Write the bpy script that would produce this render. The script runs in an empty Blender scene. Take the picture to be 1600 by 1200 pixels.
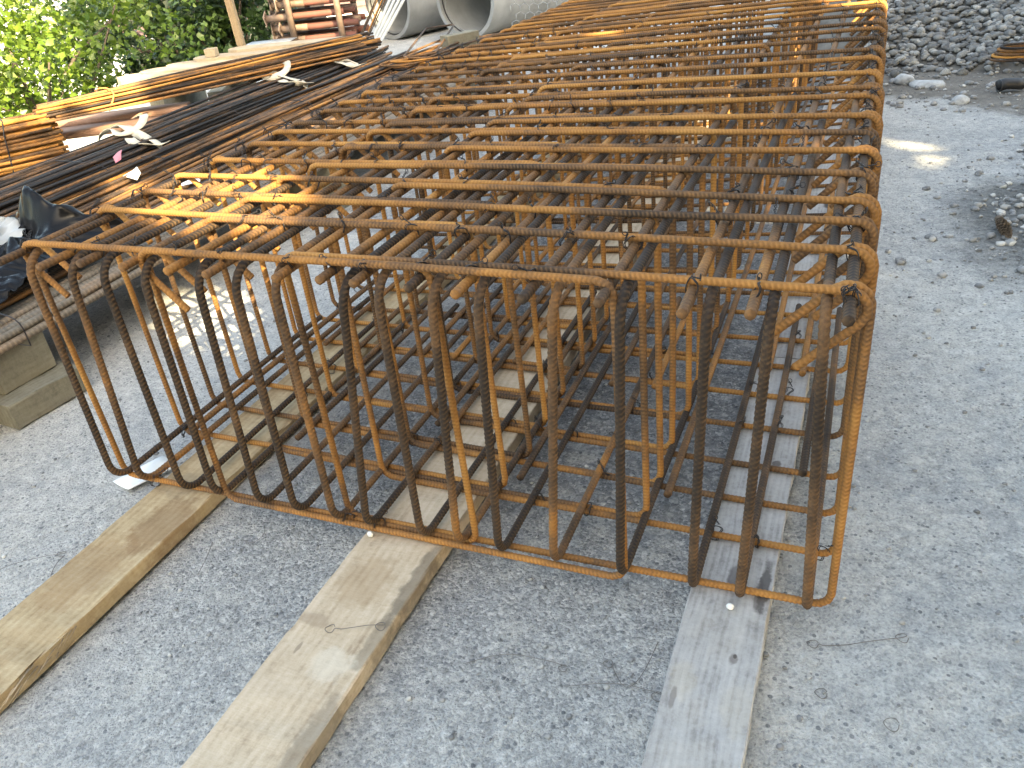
import bpy, math, random
import numpy as np
from mathutils import Matrix, Vector

random.seed(7)
RNG = np.random.default_rng(7)
S = bpy.context.scene
COL = S.collection
PI = math.pi

# ------------------------------------------------------------------ camera
cam_d = bpy.data.cameras.new('camera')
cam = bpy.data.objects.new('camera', cam_d)
COL.objects.link(cam)
cR = Vector((0.92522, 0.36566, -0.10127)); cU = Vector((-0.10611, 0.5056, 0.85622)); cF = Vector((-0.36428, 0.78145, -0.5066))
mw = Matrix(((cR.x, cU.x, -cF.x, 1.95567), (cR.y, cU.y, -cF.y, -1.35183), (cR.z, cU.z, -cF.z, 1.4243), (0, 0, 0, 1)))
cam.matrix_world = mw
cam_d.sensor_width = 36.0
cam_d.lens = 28.62
cam_d.clip_start = 0.05
cam_d.clip_end = 400
S.camera = cam
S.render.resolution_x, S.render.resolution_y = 1024, 768

# ------------------------------------------------------------------ light
SUN = Vector((0.9, -0.68, 0.78)).normalized()          # towards the sun
el = math.asin(SUN.z)
world = bpy.data.worlds.new('World')
S.world = world
world.use_nodes = True
wn = world.node_tree.nodes; wn.clear()
sky = wn.new('ShaderNodeTexSky'); sky.sky_type = 'NISHITA'; sky.sun_disc = False
sky.sun_elevation = el
sky.sun_rotation = math.atan2(SUN.x, SUN.y)
sky.air_density = 1.0; sky.dust_density = 4.0; sky.ozone_density = 1.0
bgn = wn.new('ShaderNodeBackground'); bgn.inputs['Strength'].default_value = 0.15
wo = wn.new('ShaderNodeOutputWorld')
world.node_tree.links.new(sky.outputs[0], bgn.inputs[0]); world.node_tree.links.new(bgn.outputs[0], wo.inputs[0])
sl = bpy.data.lights.new('sun', 'SUN'); sl.energy = 4.0; sl.angle = math.radians(0.53); sl.color = (1.0, 0.87, 0.66)
so = bpy.data.objects.new('sun', sl); COL.objects.link(so)
so.rotation_euler = (-SUN).to_track_quat('-Z', 'Y').to_euler()
so.location = SUN * 30
S.view_settings.view_transform = 'Standard'
S.view_settings.look = 'None'
S.view_settings.exposure = 2.8
S.view_settings.use_white_balance = True
S.view_settings.white_balance_temperature = 8300
S.view_settings.white_balance_tint = 3
S.view_settings.gamma = 1.0
S.view_settings.use_curve_mapping = False
S.render.engine = 'CYCLES'
S.cycles.use_denoising = True
S.cycles.max_bounces = 6; S.cycles.diffuse_bounces = 3; S.cycles.glossy_bounces = 2
S.cycles.transmission_bounces = 3; S.cycles.transparent_max_bounces = 6
S.cycles.sample_clamp_indirect = 4.0

# ------------------------------------------------------------------ helpers
def mesh(name, v, f, smooth=True):
    me = bpy.data.meshes.new(name)
    v = np.asarray(v, dtype=np.float32)
    if isinstance(f, np.ndarray):
        n, k = f.shape
        me.vertices.add(len(v)); me.vertices.foreach_set('co', v.ravel())
        me.loops.add(n * k); me.loops.foreach_set('vertex_index', f.astype(np.int32).ravel())
        me.polygons.add(n)
        me.polygons.foreach_set('loop_start', np.arange(0, n * k, k, dtype=np.int32))
        me.update(calc_edges=True); me.validate()
    else:
        me.from_pydata(v.tolist(), [], [list(map(int, q)) for q in f]); me.update()
    if smooth:
        me.polygons.foreach_set('use_smooth', np.ones(len(me.polygons), dtype=bool))
    return me

def obj(name, me, mat=None, parent=None, loc=(0, 0, 0), rot=(0, 0, 0), sc=None):
    o = bpy.data.objects.new(name, me)
    COL.objects.link(o)
    o.location = loc; o.rotation_euler = rot
    if sc is not None: o.scale = sc
    if mat is not None and me is not None and not me.materials: me.materials.append(mat)
    if parent is not None: o.parent = parent
    return o

def tag(o, label=None, cat=None, group=None, kind=None):
    if label: o['label'] = label
    if cat: o['category'] = cat
    if group: o['group'] = group
    if kind: o['kind'] = kind
    return o

def thing(name, label, cat, loc=(0, 0, 0), rotz=0, group=None):
    o = bpy.data.objects.new(name, None); COL.objects.link(o)
    o.empty_display_size = 0.1
    o.location = loc; o.rotation_euler = (0, 0, rotz)
    return tag(o, label, cat, group)

def vnoise(x, y, seed=0):
    """2-D value noise in 0..1 (numpy)"""
    x = np.asarray(x, float); y = np.asarray(y, float)
    xi = np.floor(x).astype(np.int64); yi = np.floor(y).astype(np.int64)
    xf = x - xi; yf = y - yi
    def h(a, b):
        n = (a * 374761393 + b * 668265263 + seed * 974711) & 0x7fffffff
        n = ((n ^ (n >> 13)) * 1274126177) & 0x7fffffff
        return ((n ^ (n >> 16)) & 0xffff) / 65535.0
    u = xf * xf * (3 - 2 * xf); w = yf * yf * (3 - 2 * yf)
    return (h(xi, yi) * (1 - u) + h(xi + 1, yi) * u) * (1 - w) + (h(xi, yi + 1) * (1 - u) + h(xi + 1, yi + 1) * u) * w

def resample(P, step):
    P = np.asarray(P, float)
    d = np.linalg.norm(np.diff(P, axis=0), axis=1); s = np.concatenate([[0], np.cumsum(d)])
    n = max(2, int(s[-1] / step) + 1)
    t = np.linspace(0, s[-1], n)
    return np.stack([np.interp(t, s, P[:, k]) for k in range(3)], -1), t

RIB = [None]
def ribbed(name, *a):
    me = mesh(name, *tube(*a))
    if RIB[0] is not None and len(RIB[0]) == len(me.vertices):
        at = me.attributes.new('rib', 'FLOAT', 'POINT'); at.data.foreach_set('value', RIB[0].astype(np.float32))
    return me
def tube(P, r, seg=8, step=None, rib=0.0, pitch=0.014, taper=None, twist=1.0):
    """verts and quads of a tube along a polyline; rib>0 gives rolled-on slanted ribs"""
    P = np.asarray(P, float)
    if step: P, s = resample(P, step)
    else:
        s = np.concatenate([[0], np.cumsum(np.linalg.norm(np.diff(P, axis=0), axis=1))])
    n = len(P)
    T = np.gradient(P, axis=0); T /= np.linalg.norm(T, axis=1)[:, None] + 1e-12
    N = np.zeros_like(P)
    a = np.array([0, 0, 1.0]) if abs(T[0, 2]) < 0.9 else np.array([1.0, 0, 0])
    v = a - T[0] * (a @ T[0]); N[0] = v / np.linalg.norm(v)
    for i in range(1, n):
        v = N[i - 1] - T[i] * (N[i - 1] @ T[i]); N[i] = v / np.linalg.norm(v)
    B = np.cross(T, N)
    th = np.arange(seg) * 2 * PI / seg
    rad = np.full((n, seg), float(r))
    if taper is not None: rad *= np.interp(s / s[-1], [0, 1], taper)[:, None]
    if rib:
        side = np.where(np.sin(th) >= 0, 1.0, -1.0)
        ph = (s[:, None] / pitch + 0.5 * twist * np.abs(np.sin(th / 1.0))[None, :] + 0.5 * (side < 0)[None, :])
        w = np.clip(np.sin(2 * PI * ph) * 1.7 + 0.1, 0, 1)
        fade = 0.25 + 0.75 * np.abs(np.sin(th))            # ribs fade at the two lengthwise seams
        rad *= 1 + rib * w * fade[None, :]
        rad *= np.where(np.abs(np.sin(th)) < 0.2, 1 + rib * 0.7, 1.0)[None, :]
    V = P[:, None, :] + rad[:, :, None] * (np.cos(th)[None, :, None] * N[:, None, :] + np.sin(th)[None, :, None] * B[:, None, :])
    V = V.reshape(-1, 3)
    i = np.arange(n - 1)[:, None] * seg; j = np.arange(seg)[None, :]; j2 = (j + 1) % seg
    Q = np.stack([i + j, i + j2, i + seg + j2, i + seg + j], -1).reshape(-1, 4)
    RIB[0] = np.concatenate([(w * fade[None, :]).ravel(), [0.3, 0.3]]) if rib else None
    # end caps: a centre vertex each, as degenerate-free triangles packed as quads over pairs of sides
    c0, c1 = len(V), len(V) + 1
    V = np.vstack([V, P[:1], P[-1:]])
    k = np.arange(0, seg, 2)
    cap0 = np.stack([np.full_like(k, c0), (k + 2) % seg, k + 1, k], -1)
    b = (n - 1) * seg
    cap1 = np.stack([np.full_like(k, c1), b + k, b + k + 1, b + (k + 2) % seg], -1)
    return V, np.vstack([Q, cap0, cap1])

class MB:
    """collects quads"""
    def __init__(s): s.v = []; s.f = []; s.n = 0
    def add(s, V, F):
        V = np.asarray(V, float); F = np.asarray(F)
        s.v.append(V); s.f.append(F + s.n); s.n += len(V); return s
    def box(s, x0, x1, y0, y1, z0, z1, M=None):
        V = np.array([(x, y, z) for z in (z0, z1) for y in (y0, y1) for x in (x0, x1)], float)
        if M is not None: V = V @ np.array(M.to_3x3()).T + np.array(M.translation)
        return s.add(V, [[0, 2, 3, 1], [4, 5, 7, 6], [0, 1, 5, 4], [1, 3, 7, 5], [3, 2, 6, 7], [2, 0, 4, 6]])
    def tube(s, P, r, **k): return s.add(*tube(P, r, **k))
    def mesh(s, name, smooth=True): return mesh(name, np.vstack(s.v), np.vstack(s.f), smooth)

def soft_box(name, lx, ly, lz, bev=0.004, cuts=(1, 8, 1), warp=0.0, seed=0):
    """a timber: box with chamfered long edges, cut along its length and very slightly warped (base at z=0, centred in x, from y=0)"""
    b = bev
    prof = [(-lx/2 + b, 0), (lx/2 - b, 0), (lx/2, b), (lx/2, lz - b), (lx/2 - b, lz), (-lx/2 + b, lz), (-lx/2, lz - b), (-lx/2, b)]
    ny = cuts[1] + 1
    rr = random.Random(seed)
    V = []; ph = rr.random() * 6
    for i in range(ny):
        y = ly * i / (ny - 1)
        for (x, z) in prof:
            t = y * 1.7 + ph
            e = warp * (0.5 * math.sin(t) + 0.35 * math.sin(2.7 * t + 1) + (rr.random() - .5) * 0.8)
            chip = (rr.random() ** 6) * warp * 4
            V.append((x + e * 0.6 - math.copysign(chip, x) * (1 if abs(x) > lx/2 - 1.5*b else 0), y, z - (chip * 0.6 if z > lz/2 else 0)))
    F = []
    for i in range(ny - 1):
        for k in range(8):
            k2 = (k + 1) % 8
            F.append((i*8 + k, i*8 + k2, (i+1)*8 + k2, (i+1)*8 + k))
    F.append(tuple(range(7, -1, -1))); F.append(tuple((ny-1)*8 + k for k in range(8)))
    return mesh(name, V, [q[::-1] for q in F], smooth=False)

# ------------------------------------------------------------------ materials
def nodes(name):
    m = bpy.data.materials.new(name); m.use_nodes = True
    nt = m.node_tree; nt.nodes.clear()
    out = nt.nodes.new('ShaderNodeOutputMaterial'); p = nt.nodes.new('ShaderNodeBsdfPrincipled')
    nt.links.new(p.outputs[0], out.inputs[0])
    return m, nt, p

class NT:
    def __init__(s, nt): s.nt = nt
    def n(s, t, **kw):
        a = s.nt.nodes.new(t)
        for k, v in kw.items():
            if k.startswith('i_'):
                key = k[2:]; key = int(key) if key.isdigit() else key
                s.put(a.inputs[key], v)
            else: setattr(a, k, v)
        return a
    def put(s, sock, v):
        if isinstance(v, bpy.types.NodeSocket): s.nt.links.new(v, sock)
        else: sock.default_value = v
    def noise(s, vec, scale, detail=4, rough=0.55, w=None, dist=0.0):
        a = s.n('ShaderNodeTexNoise', noise_dimensions='4D' if w is not None else '3D')
        if vec is not None: s.put(a.inputs['Vector'], vec)
        if w is not None: s.put(a.inputs['W'], w)
        a.inputs['Scale'].default_value = scale; a.inputs['Detail'].default_value = detail
        a.inputs['Roughness'].default_value = rough; a.inputs['Distortion'].default_value = dist
        return a.outputs['Fac']
    def ramp(s, fac, stops, interp='LINEAR'):
        a = s.n('ShaderNodeValToRGB'); s.put(a.inputs[0], fac)
        cr = a.color_ramp; cr.interpolation = interp
        while len(cr.elements) < len(stops): cr.elements.new(0.5)
        for e, (p, c) in zip(cr.elements, stops):
            e.position = p; e.color = (*c, 1) if len(c) == 3 else c
        return a.outputs[0]
    def math(s, op, a, b=0.0, c=None):
        m = s.n('ShaderNodeMath', operation=op); s.put(m.inputs[0], a); s.put(m.inputs[1], b)
        if c is not None: s.put(m.inputs[2], c)
        return m.outputs[0]
    def mix(s, fac, a, b, mode='MIX'):
        m = s.n('ShaderNodeMix', data_type='RGBA', blend_type=mode)
        s.put(m.inputs[0], fac)
        for k, v in ((6, a), (7, b)):
            s.put(m.inputs[k], (*v, 1) if isinstance(v, tuple) and len(v) == 3 else v)
        return m.outputs[2]
    def coord(s, kind='Object', scale=(1, 1, 1)):
        t = s.n('ShaderNodeTexCoord'); mp = s.n('ShaderNodeMapping')
        s.nt.links.new(t.outputs[kind], mp.inputs[0]); mp.inputs['Scale'].default_value = scale
        return mp.outputs[0]
    def rand(s): return s.n('ShaderNodeObjectInfo').outputs['Random']
    def bump(s, h, strength=0.5, dist=0.01):
        b = s.n('ShaderNodeBump'); b.inputs['Strength'].default_value = strength; b.inputs['Distance'].default_value = dist
        s.put(b.inputs['Height'], h); return b.outputs[0]

def rust(name, shift=0.0, rough=0.8, scale=2.2, ribbed_=False, rv=0.30, dust=0.0):
    """rolled steel: dark mill scale giving way to brown and orange rust; shift>0 = more rust"""
    m, nt, p = nodes(name); k = NT(nt)
    co = k.coord('Object'); rd = k.rand(); w = k.math('MULTIPLY', rd, 37.0)
    big = k.noise(co, scale, 3, 0.5, w)
    med = k.noise(co, 22, 4, 0.6, w)
    fine = k.noise(co, 170, 3, 0.6, w)
    v = k.math('ADD', k.math('MULTIPLY', k.math('SUBTRACT', k.math('MULTIPLY', big, 1.7), 0.35), 0.72), k.math('MULTIPLY', med, 0.38))
    v = k.math('ADD', v, k.math('MULTIPLY', k.math('SUBTRACT', fine, 0.5), 0.35))
    v = k.math('ADD', v, k.math('MULTIPLY', k.math('SUBTRACT', rd, 0.5), rv))
    v = k.math('ADD', v, shift)
    c = k.ramp(v, [(0.28, (0.014, 0.012, 0.012)), (0.42, (0.042, 0.028, 0.020)), (0.52, (0.115, 0.064, 0.034)), (0.62, (0.20, 0.100, 0.042)),
                   (0.75, (0.40, 0.175, 0.045)), (0.92, (0.54, 0.26, 0.07))])
    # pale dust caught between the ribs
    du = k.noise(co, 60, 3, 0.6, w)
    c = k.mix(k.math('MULTIPLY', k.ramp(du, [(0.58, (0, 0, 0)), (0.75, (1, 1, 1))]), 0.13), c, (0.34, 0.28, 0.22))
    at = k.n('ShaderNodeAttribute', attribute_name='rib')
    c = k.mix(k.math('MULTIPLY', at.outputs['Fac'], 0.24), c, (0.46, 0.25, 0.11))
    if dust: c = k.mix(k.math('MULTIPLY', k.math('ADD', med, .25), dust), c, (0.33, 0.31, 0.265))
    if ribbed_: c = k.mix(k.math('MULTIPLY', k.math('SUBTRACT', 1.0, at.outputs['Fac']), 0.34), c, (0.030, 0.019, 0.012))
    nt.links.new(c, p.inputs['Base Color'])
    p.inputs['Roughness'].default_value = rough
    p.inputs['Specular IOR Level'].default_value = 0.35
    nt.links.new(k.bump(k.math('ADD', k.math('MULTIPLY', med, 0.6), fine), 0.35, 0.002), p.inputs['Normal'])
    return m

def wood(name, light, mid, dark, rough=0.85, grain=1.0, blot=0.35, knots=True, axis='y', stain=(0.12, 0.10, 0.08), wave=0.05, spots=(), saw=0.5):
    """rough-sawn timber: grain along one axis, faint saw marks across it, mottling, and the stains and knots given in spots"""
    m, nt, p = nodes(name); k = NT(nt)
    sc = {'y': (1, .07, 1), 'x': (.07, 1, 1), 'z': (1, 1, .07)}[axis]
    cr = {'y': (.10, 1, .10), 'x': (1, .10, .10), 'z': (.10, .10, 1)}[axis]
    rd = k.math('MULTIPLY', k.rand(), 53.0)
    co = k.coord('Object', sc); co1 = k.coord('Object'); coc = k.coord('Object', cr)
    warp = k.noise(co1, 2.2, 2, 0.5, rd)
    add = k.n('ShaderNodeVectorMath', operation='MULTIPLY_ADD'); nt.links.new(warp, add.inputs[0]); add.inputs[1].default_value = (.05, .02, .05); nt.links.new(co, add.inputs[2])
    v = add.outputs[0]
    g1 = k.noise(v, 24 * grain, 5, 0.65, rd, 0.5)
    g2 = k.noise(v, 120 * grain, 3, 0.65, rd)
    sw = k.noise(coc, 130, 3, 0.6, rd)
    mot = k.noise(co1, 17, 5, 0.7, rd); fin = k.noise(co1, 95, 4, 0.7, rd)
    wv = k.n('ShaderNodeTexWave', wave_type='BANDS', bands_direction='X'); nt.links.new(v, wv.inputs[0])
    wv.inputs['Scale'].default_value = 14 * grain; wv.inputs['Distortion'].default_value = 2.6; wv.inputs['Detail'].default_value = 2; wv.inputs['Detail Scale'].default_value = 1.4
    t = k.math('ADD', k.math('MULTIPLY', g1, 0.30), k.math('MULTIPLY', g2, 0.16))
    t = k.math('ADD', t, k.math('MULTIPLY', mot, 0.34)); t = k.math('ADD', t, k.math('MULTIPLY', fin, 0.24))
    t = k.math('ADD', t, k.math('MULTIPLY', k.math('SUBTRACT', sw, 0.5), 0.22 * saw))
    t = k.math('ADD', t, k.math('MULTIPLY', k.math('SUBTRACT', wv.outputs['Fac'], 0.5), wave))
    c = k.ramp(t, [(0.36, dark), (0.51, mid), (0.65, light)])
    bl = k.noise(co1, 5.5, 5, 0.68, rd)
    c = k.mix(k.math('MULTIPLY', k.ramp(bl, [(0.50, (0, 0, 0)), (0.70, (1, 1, 1))]), blot), c, stain)
    if knots:
        vo = k.n('ShaderNodeTexVoronoi', feature='F1', voronoi_dimensions='2D'); kc = k.coord('Object', (6.0, 1.9, 1) if axis == 'y' else (1.9, 6.0, 1))
        nt.links.new(kc, vo.inputs['Vector']); vo.inputs['Scale'].default_value = 0.62
        kn = k.ramp(vo.outputs['Distance'], [(0.04, (1, 1, 1)), (0.075, (0, 0, 0))])
        c = k.mix(k.math('MULTIPLY', kn, 0.6), c, tuple(x * 0.4 for x in dark))
    if spots:
        sx = k.n('ShaderNodeSeparateXYZ'); nt.links.new(co1, sx.inputs[0])
        wob = k.math('MULTIPLY', k.math('SUBTRACT', k.noise(co1, 26, 4, 0.65), 0.5), 1.5)
        for (x, y, rx, ry, colr, st) in spots:
            ex = k.math('DIVIDE', k.math('SUBTRACT', sx.outputs[0], x), rx); ey = k.math('DIVIDE', k.math('SUBTRACT', sx.outputs[1], y), ry)
            d = k.math('ADD', k.math('SQRT', k.math('ADD', k.math('MULTIPLY', ex, ex), k.math('MULTIPLY', ey, ey))), wob)
            f = k.n('ShaderNodeMapRange', interpolation_type='SMOOTHSTEP', i_0=d, i_1=0.65, i_2=1.15, i_3=st, i_4=0.0).outputs[0]
            c = k.mix(f, c, colr)
    nt.links.new(c, p.inputs['Base Color']); p.inputs['Roughness'].default_value = rough
    p.inputs['Specular IOR Level'].default_value = 0.2
    nt.links.new(k.bump(k.math('ADD', t, k.math('MULTIPLY', sw, 0.25 * saw)), 0.8, 0.005), p.inputs['Normal'])
    return m

def plain(name, col, rough=0.6, var=0.25, scale=8, metal=0.0, spec=0.5, bump=0.2, bscale=60, tint=None, randv=0.0):
    m, nt, p = nodes(name); k = NT(nt); co = k.coord('Object'); w = k.math('MULTIPLY', k.rand(), 41.0)
    n = k.noise(co, scale, 5, 0.6, w)
    lo = tuple(c * (1 - var) for c in col); hi = tuple(min(0.95, c * (1 + var)) for c in col)
    if tint: lo = tint
    c = k.ramp(n, [(0.3, lo), (0.7, hi)])
    if randv:
        hs = k.n('ShaderNodeHueSaturation'); nt.links.new(c, hs.inputs['Color'])
        k.put(hs.inputs['Value'], k.math('ADD', k.math('MULTIPLY', k.rand(), randv * 2), 1 - randv)); c = hs.outputs[0]
    nt.links.new(c, p.inputs['Base Color'])
    p.inputs['Roughness'].default_value = rough; p.inputs['Metallic'].default_value = metal; p.inputs['Specular IOR Level'].default_value = spec
    if bump: nt.links.new(k.bump(k.noise(co, bscale, 3, 0.6, w), bump, 0.004), p.inputs['Normal'])
    return m

def leafmat(name, a, b, tr=0.35):
    m, nt, p = nodes(name); k = NT(nt)
    co = k.coord('Object'); n = k.noise(co, 1.6, 3, 0.6); n2 = k.noise(co, 14, 2, 0.5)
    c = k.ramp(k.math('ADD', k.math('MULTIPLY', n, .5), k.math('MULTIPLY', n2, .5)), [(0.35, a), (0.65, b)])
    nt.links.new(c, p.inputs['Base Color']); p.inputs['Roughness'].default_value = 0.38; p.inputs['Specular IOR Level'].default_value = 0.6
    tl = nt.nodes.new('ShaderNodeBsdfTranslucent'); nt.links.new(c, tl.inputs[0])
    mx = nt.nodes.new('ShaderNodeMixShader'); mx.inputs[0].default_value = tr
    nt.links.new(p.outputs[0], mx.inputs[1]); nt.links.new(tl.outputs[0], mx.inputs[2])
    nt.links.new(mx.outputs[0], [q for q in nt.nodes if q.type == 'OUTPUT_MATERIAL'][0].inputs[0])
    return m

def ground_mat():
    m, nt, p = nodes('yard_gravel'); k = NT(nt)
    co = k.coord('Object')
    a = k.noise(co, 0.9, 5, 0.6); b = k.noise(co, 4.5, 6, 0.68); c1 = k.noise(co, 28, 5, 0.75); d = k.noise(co, 120, 4, 0.75); e = k.noise(co, 11, 5, 0.7)
    t = k.math('ADD', k.math('MULTIPLY', a, 0.34), k.math('MULTIPLY', b, 0.36))
    t = k.math('ADD', t, k.math('MULTIPLY', e, 0.18)); t = k.math('ADD', t, k.math('MULTIPLY', c1, 0.16))
    fines = k.ramp(t, [(0.36, (0.24, 0.25, 0.26)), (0.45, (0.41, 0.415, 0.415)), (0.53, (0.52, 0.515, 0.495)), (0.66, (0.62, 0.605, 0.57))])
    sp = k.math('ADD', k.math('MULTIPLY', d, 0.55), k.math('MULTIPLY', c1, 0.45))
    speck = k.ramp(sp, [(0.36, (0.05, 0.055, 0.065)), (0.46, (0.20, 0.205, 0.215)), (0.54, (0.36, 0.36, 0.355)), (0.66, (0.66, 0.65, 0.62))])
    vo = k.n('ShaderNodeTexVoronoi', feature='F1'); nt.links.new(co, vo.inputs['Vector']); vo.inputs['Scale'].default_value = 85; vo.inputs['Randomness'].default_value = 1
    vo2 = k.n('ShaderNodeTexVoronoi', feature='F1'); nt.links.new(co, vo2.inputs['Vector']); vo2.inputs['Scale'].default_value = 190
    chipc = k.n('ShaderNodeSeparateColor'); nt.links.new(vo.outputs['Color'], chipc.inputs[0])
    chip = k.ramp(chipc.outputs[0], [(0.0, (0.10, 0.11, 0.122)), (0.45, (0.24, 0.25, 0.262)), (0.8, (0.40, 0.40, 0.395)), (1.0, (0.66, 0.65, 0.63))])
    chipc2 = k.n('ShaderNodeSeparateColor'); nt.links.new(vo2.outputs['Color'], chipc2.inputs[0])
    chip2 = k.ramp(chipc2.outputs[1], [(0.0, (0.11, 0.118, 0.13)), (0.5, (0.27, 0.28, 0.29)), (0.9, (0.46, 0.46, 0.45)), (1.0, (0.68, 0.67, 0.65))])
    # where the surface is open chips rather than packed dust: under and in front of the cage (partly its shade in the colour), in patches on the right
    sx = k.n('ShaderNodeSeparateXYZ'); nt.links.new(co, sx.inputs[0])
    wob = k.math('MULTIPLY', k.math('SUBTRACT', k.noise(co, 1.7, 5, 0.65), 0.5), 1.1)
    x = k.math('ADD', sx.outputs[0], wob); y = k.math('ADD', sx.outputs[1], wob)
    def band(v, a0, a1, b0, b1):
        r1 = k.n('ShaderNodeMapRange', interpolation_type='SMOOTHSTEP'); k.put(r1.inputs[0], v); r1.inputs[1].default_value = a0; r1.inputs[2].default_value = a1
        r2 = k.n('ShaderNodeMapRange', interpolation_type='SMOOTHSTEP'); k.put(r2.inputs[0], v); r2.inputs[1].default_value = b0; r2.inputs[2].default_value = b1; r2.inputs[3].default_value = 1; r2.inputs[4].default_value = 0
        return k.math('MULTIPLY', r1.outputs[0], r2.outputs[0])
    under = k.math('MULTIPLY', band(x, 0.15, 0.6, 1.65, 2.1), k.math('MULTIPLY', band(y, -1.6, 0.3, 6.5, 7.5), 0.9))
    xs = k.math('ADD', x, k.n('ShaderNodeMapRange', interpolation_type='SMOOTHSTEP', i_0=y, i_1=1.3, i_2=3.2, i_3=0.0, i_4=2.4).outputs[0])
    patches = k.ramp(k.math('ADD', k.math('MULTIPLY', k.noise(co, 2.3, 5, 0.7), .7), k.math('MULTIPLY', e, .3)), [(0.47, (0, 0, 0)), (0.60, (1, 1, 1))])
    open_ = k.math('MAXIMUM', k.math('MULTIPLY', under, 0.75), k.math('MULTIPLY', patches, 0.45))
    crust = k.ramp(k.math('ADD', k.math('MULTIPLY', k.noise(co, 6.5, 6, 0.72), .75), k.math('MULTIPLY', c1, .25)), [(0.53, (0, 0, 0)), (0.62, (1, 1, 1))])
    pick = k.math('GREATER_THAN', chipc.outputs[2], 0.55)
    chips = k.mix(pick, chip2, chip)
    pk2 = k.math('MULTIPLY', k.math('GREATER_THAN', chipc2.outputs[2], 0.62), 0.55)
    fines = k.mix(pk2, fines, k.mix(0.35, chip2, (0.52, 0.51, 0.49)))
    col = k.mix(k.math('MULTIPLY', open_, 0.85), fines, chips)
    col = k.mix(k.math('MULTIPLY', k.math('MULTIPLY', band(xs, 0.35, 0.7, 8, 9), band(x, -2, -1.5, 1.75, 2.1)), k.math('MULTIPLY', band(y, 0.0, 0.5, 6.5, 7.5), 0.55)), col, k.mix(0.5, chips, (0.075, 0.082, 0.095)))  # shade below and behind the cage, put into the gravel colour as darker chips
    col = k.mix(k.math('MULTIPLY', crust, 0.5), col, (0.56, 0.545, 0.505))
    sel = k.math('GREATER_THAN', chipc.outputs[1], 0.80)
    near = k.math('LESS_THAN', vo.outputs['Distance'], 0.42)
    col = k.mix(k.math('MULTIPLY', k.math('MULTIPLY', sel, near), 0.75), col, chip)
    col = k.mix(0.38, col, k.ramp(sp, [(0.38, (0.17, 0.17, 0.18)), (0.5, (0.52, 0.52, 0.52)), (0.62, (0.85, 0.85, 0.84))]), 'OVERLAY')
    # brown soil in a strip before the rubble and in a dark patch on the right
    yy = k.math('ADD', k.math('MULTIPLY', sx.outputs[0], 0.62), y)
    soil = band(yy, 6.15, 6.5, 9.0, 12.0)
    soil = k.math('MULTIPLY', soil, k.n('ShaderNodeMapRange', i_0=sx.outputs[0], i_1=1.7, i_2=2.1).outputs[0])
    soilc = k.ramp(k.math('ADD', k.math('MULTIPLY', c1, .5), k.math('MULTIPLY', b, .5)), [(0.35, (0.075, 0.066, 0.056)), (0.65, (0.21, 0.185, 0.155))])
    col = k.mix(k.math('MULTIPLY', soil, 0.85), col, soilc)
    dx = k.math('SUBTRACT', sx.outputs[0], 2.78); dy = k.math('SUBTRACT', sx.outputs[1], 2.65)
    rr = k.math('SQRT', k.math('ADD', k.math('MULTIPLY', dx, k.math('MULTIPLY', dx, 3.0)), k.math('MULTIPLY', dy, dy)))
    rr = k.math('ADD', rr, wob)
    pat = k.n('ShaderNodeMapRange', interpolation_type='SMOOTHSTEP', i_0=rr, i_1=0.35, i_2=0.95, i_3=1.0, i_4=0.0).outputs[0]
    col = k.mix(k.math('MULTIPLY', pat, 0.82), col, k.ramp(c1, [(0.35, (0.035, 0.038, 0.038)), (0.7, (0.17, 0.17, 0.16))]))
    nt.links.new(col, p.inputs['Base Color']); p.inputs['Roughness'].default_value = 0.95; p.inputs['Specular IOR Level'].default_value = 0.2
    h = k.math('ADD', k.math('MULTIPLY', b, 0.4), k.math('MULTIPLY', c1, 0.55))
    h = k.math('ADD', h, k.math('MULTIPLY', d, 0.22))
    h = k.math('SUBTRACT', h, k.math('MULTIPLY', k.math('MULTIPLY', vo.outputs['Distance'], k.math('ADD', open_, 0.12)), 0.35))
    h = k.math('SUBTRACT', h, k.math('MULTIPLY', vo2.outputs['Distance'], 0.10))
    nt.links.new(k.bump(h, 1.0, 0.03), p.inputs['Normal'])
    return m

M = {}
M['stirrup'] = rust('rusted_stirrup_steel', 0.11, scale=2.4, ribbed_=True, rv=0.30)
M['stirrup_front'] = rust('front_stirrup_steel', 0.19, scale=2.4, ribbed_=True, rv=0.08)
M['long'] = rust('ribbed_bar_steel', 0.03, scale=2.0, ribbed_=True)
M['hairpin'] = rust('hairpin_bar_steel', -0.125, scale=3.2, ribbed_=True, rv=0.26)
M['dark'] = rust('dark_bar_steel', -0.17, 0.62)
M['brown'] = rust('brown_bar_steel', -0.045, 0.7)
M['orange'] = rust('orange_bar_steel', 0.16, 0.85)
M['pale'] = rust('dusty_grey_bar_steel', -0.10, 0.8, 3.0, ribbed_=True, rv=0.1, dust=.6)
M['tie'] = plain('black_tie_wire', (0.035, 0.033, 0.036), 0.45, 0.4, 30, metal=0.6)
M['snip'] = plain('thin_rusty_wire', (0.16, 0.145, 0.135), 0.7, 0.4, 30)
M['wood_new'] = wood('sawn_spruce', (0.52, 0.42, 0.28), (0.415, 0.315, 0.19), (0.235, 0.165, 0.095), blot=0.35, stain=(0.235, 0.165, 0.095), knots=False,
    spots=[(.05, 1.46, .08, .13, (.21, .125, .065), .55), (-.02, 1.25, .10, .16, (.25, .15, .075), .4), (0.0, .75, .12, .25, (.27, .17, .09), .35), (-.03, 1.62, .06, .06, (.20, .16, .11), .4)])
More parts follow.
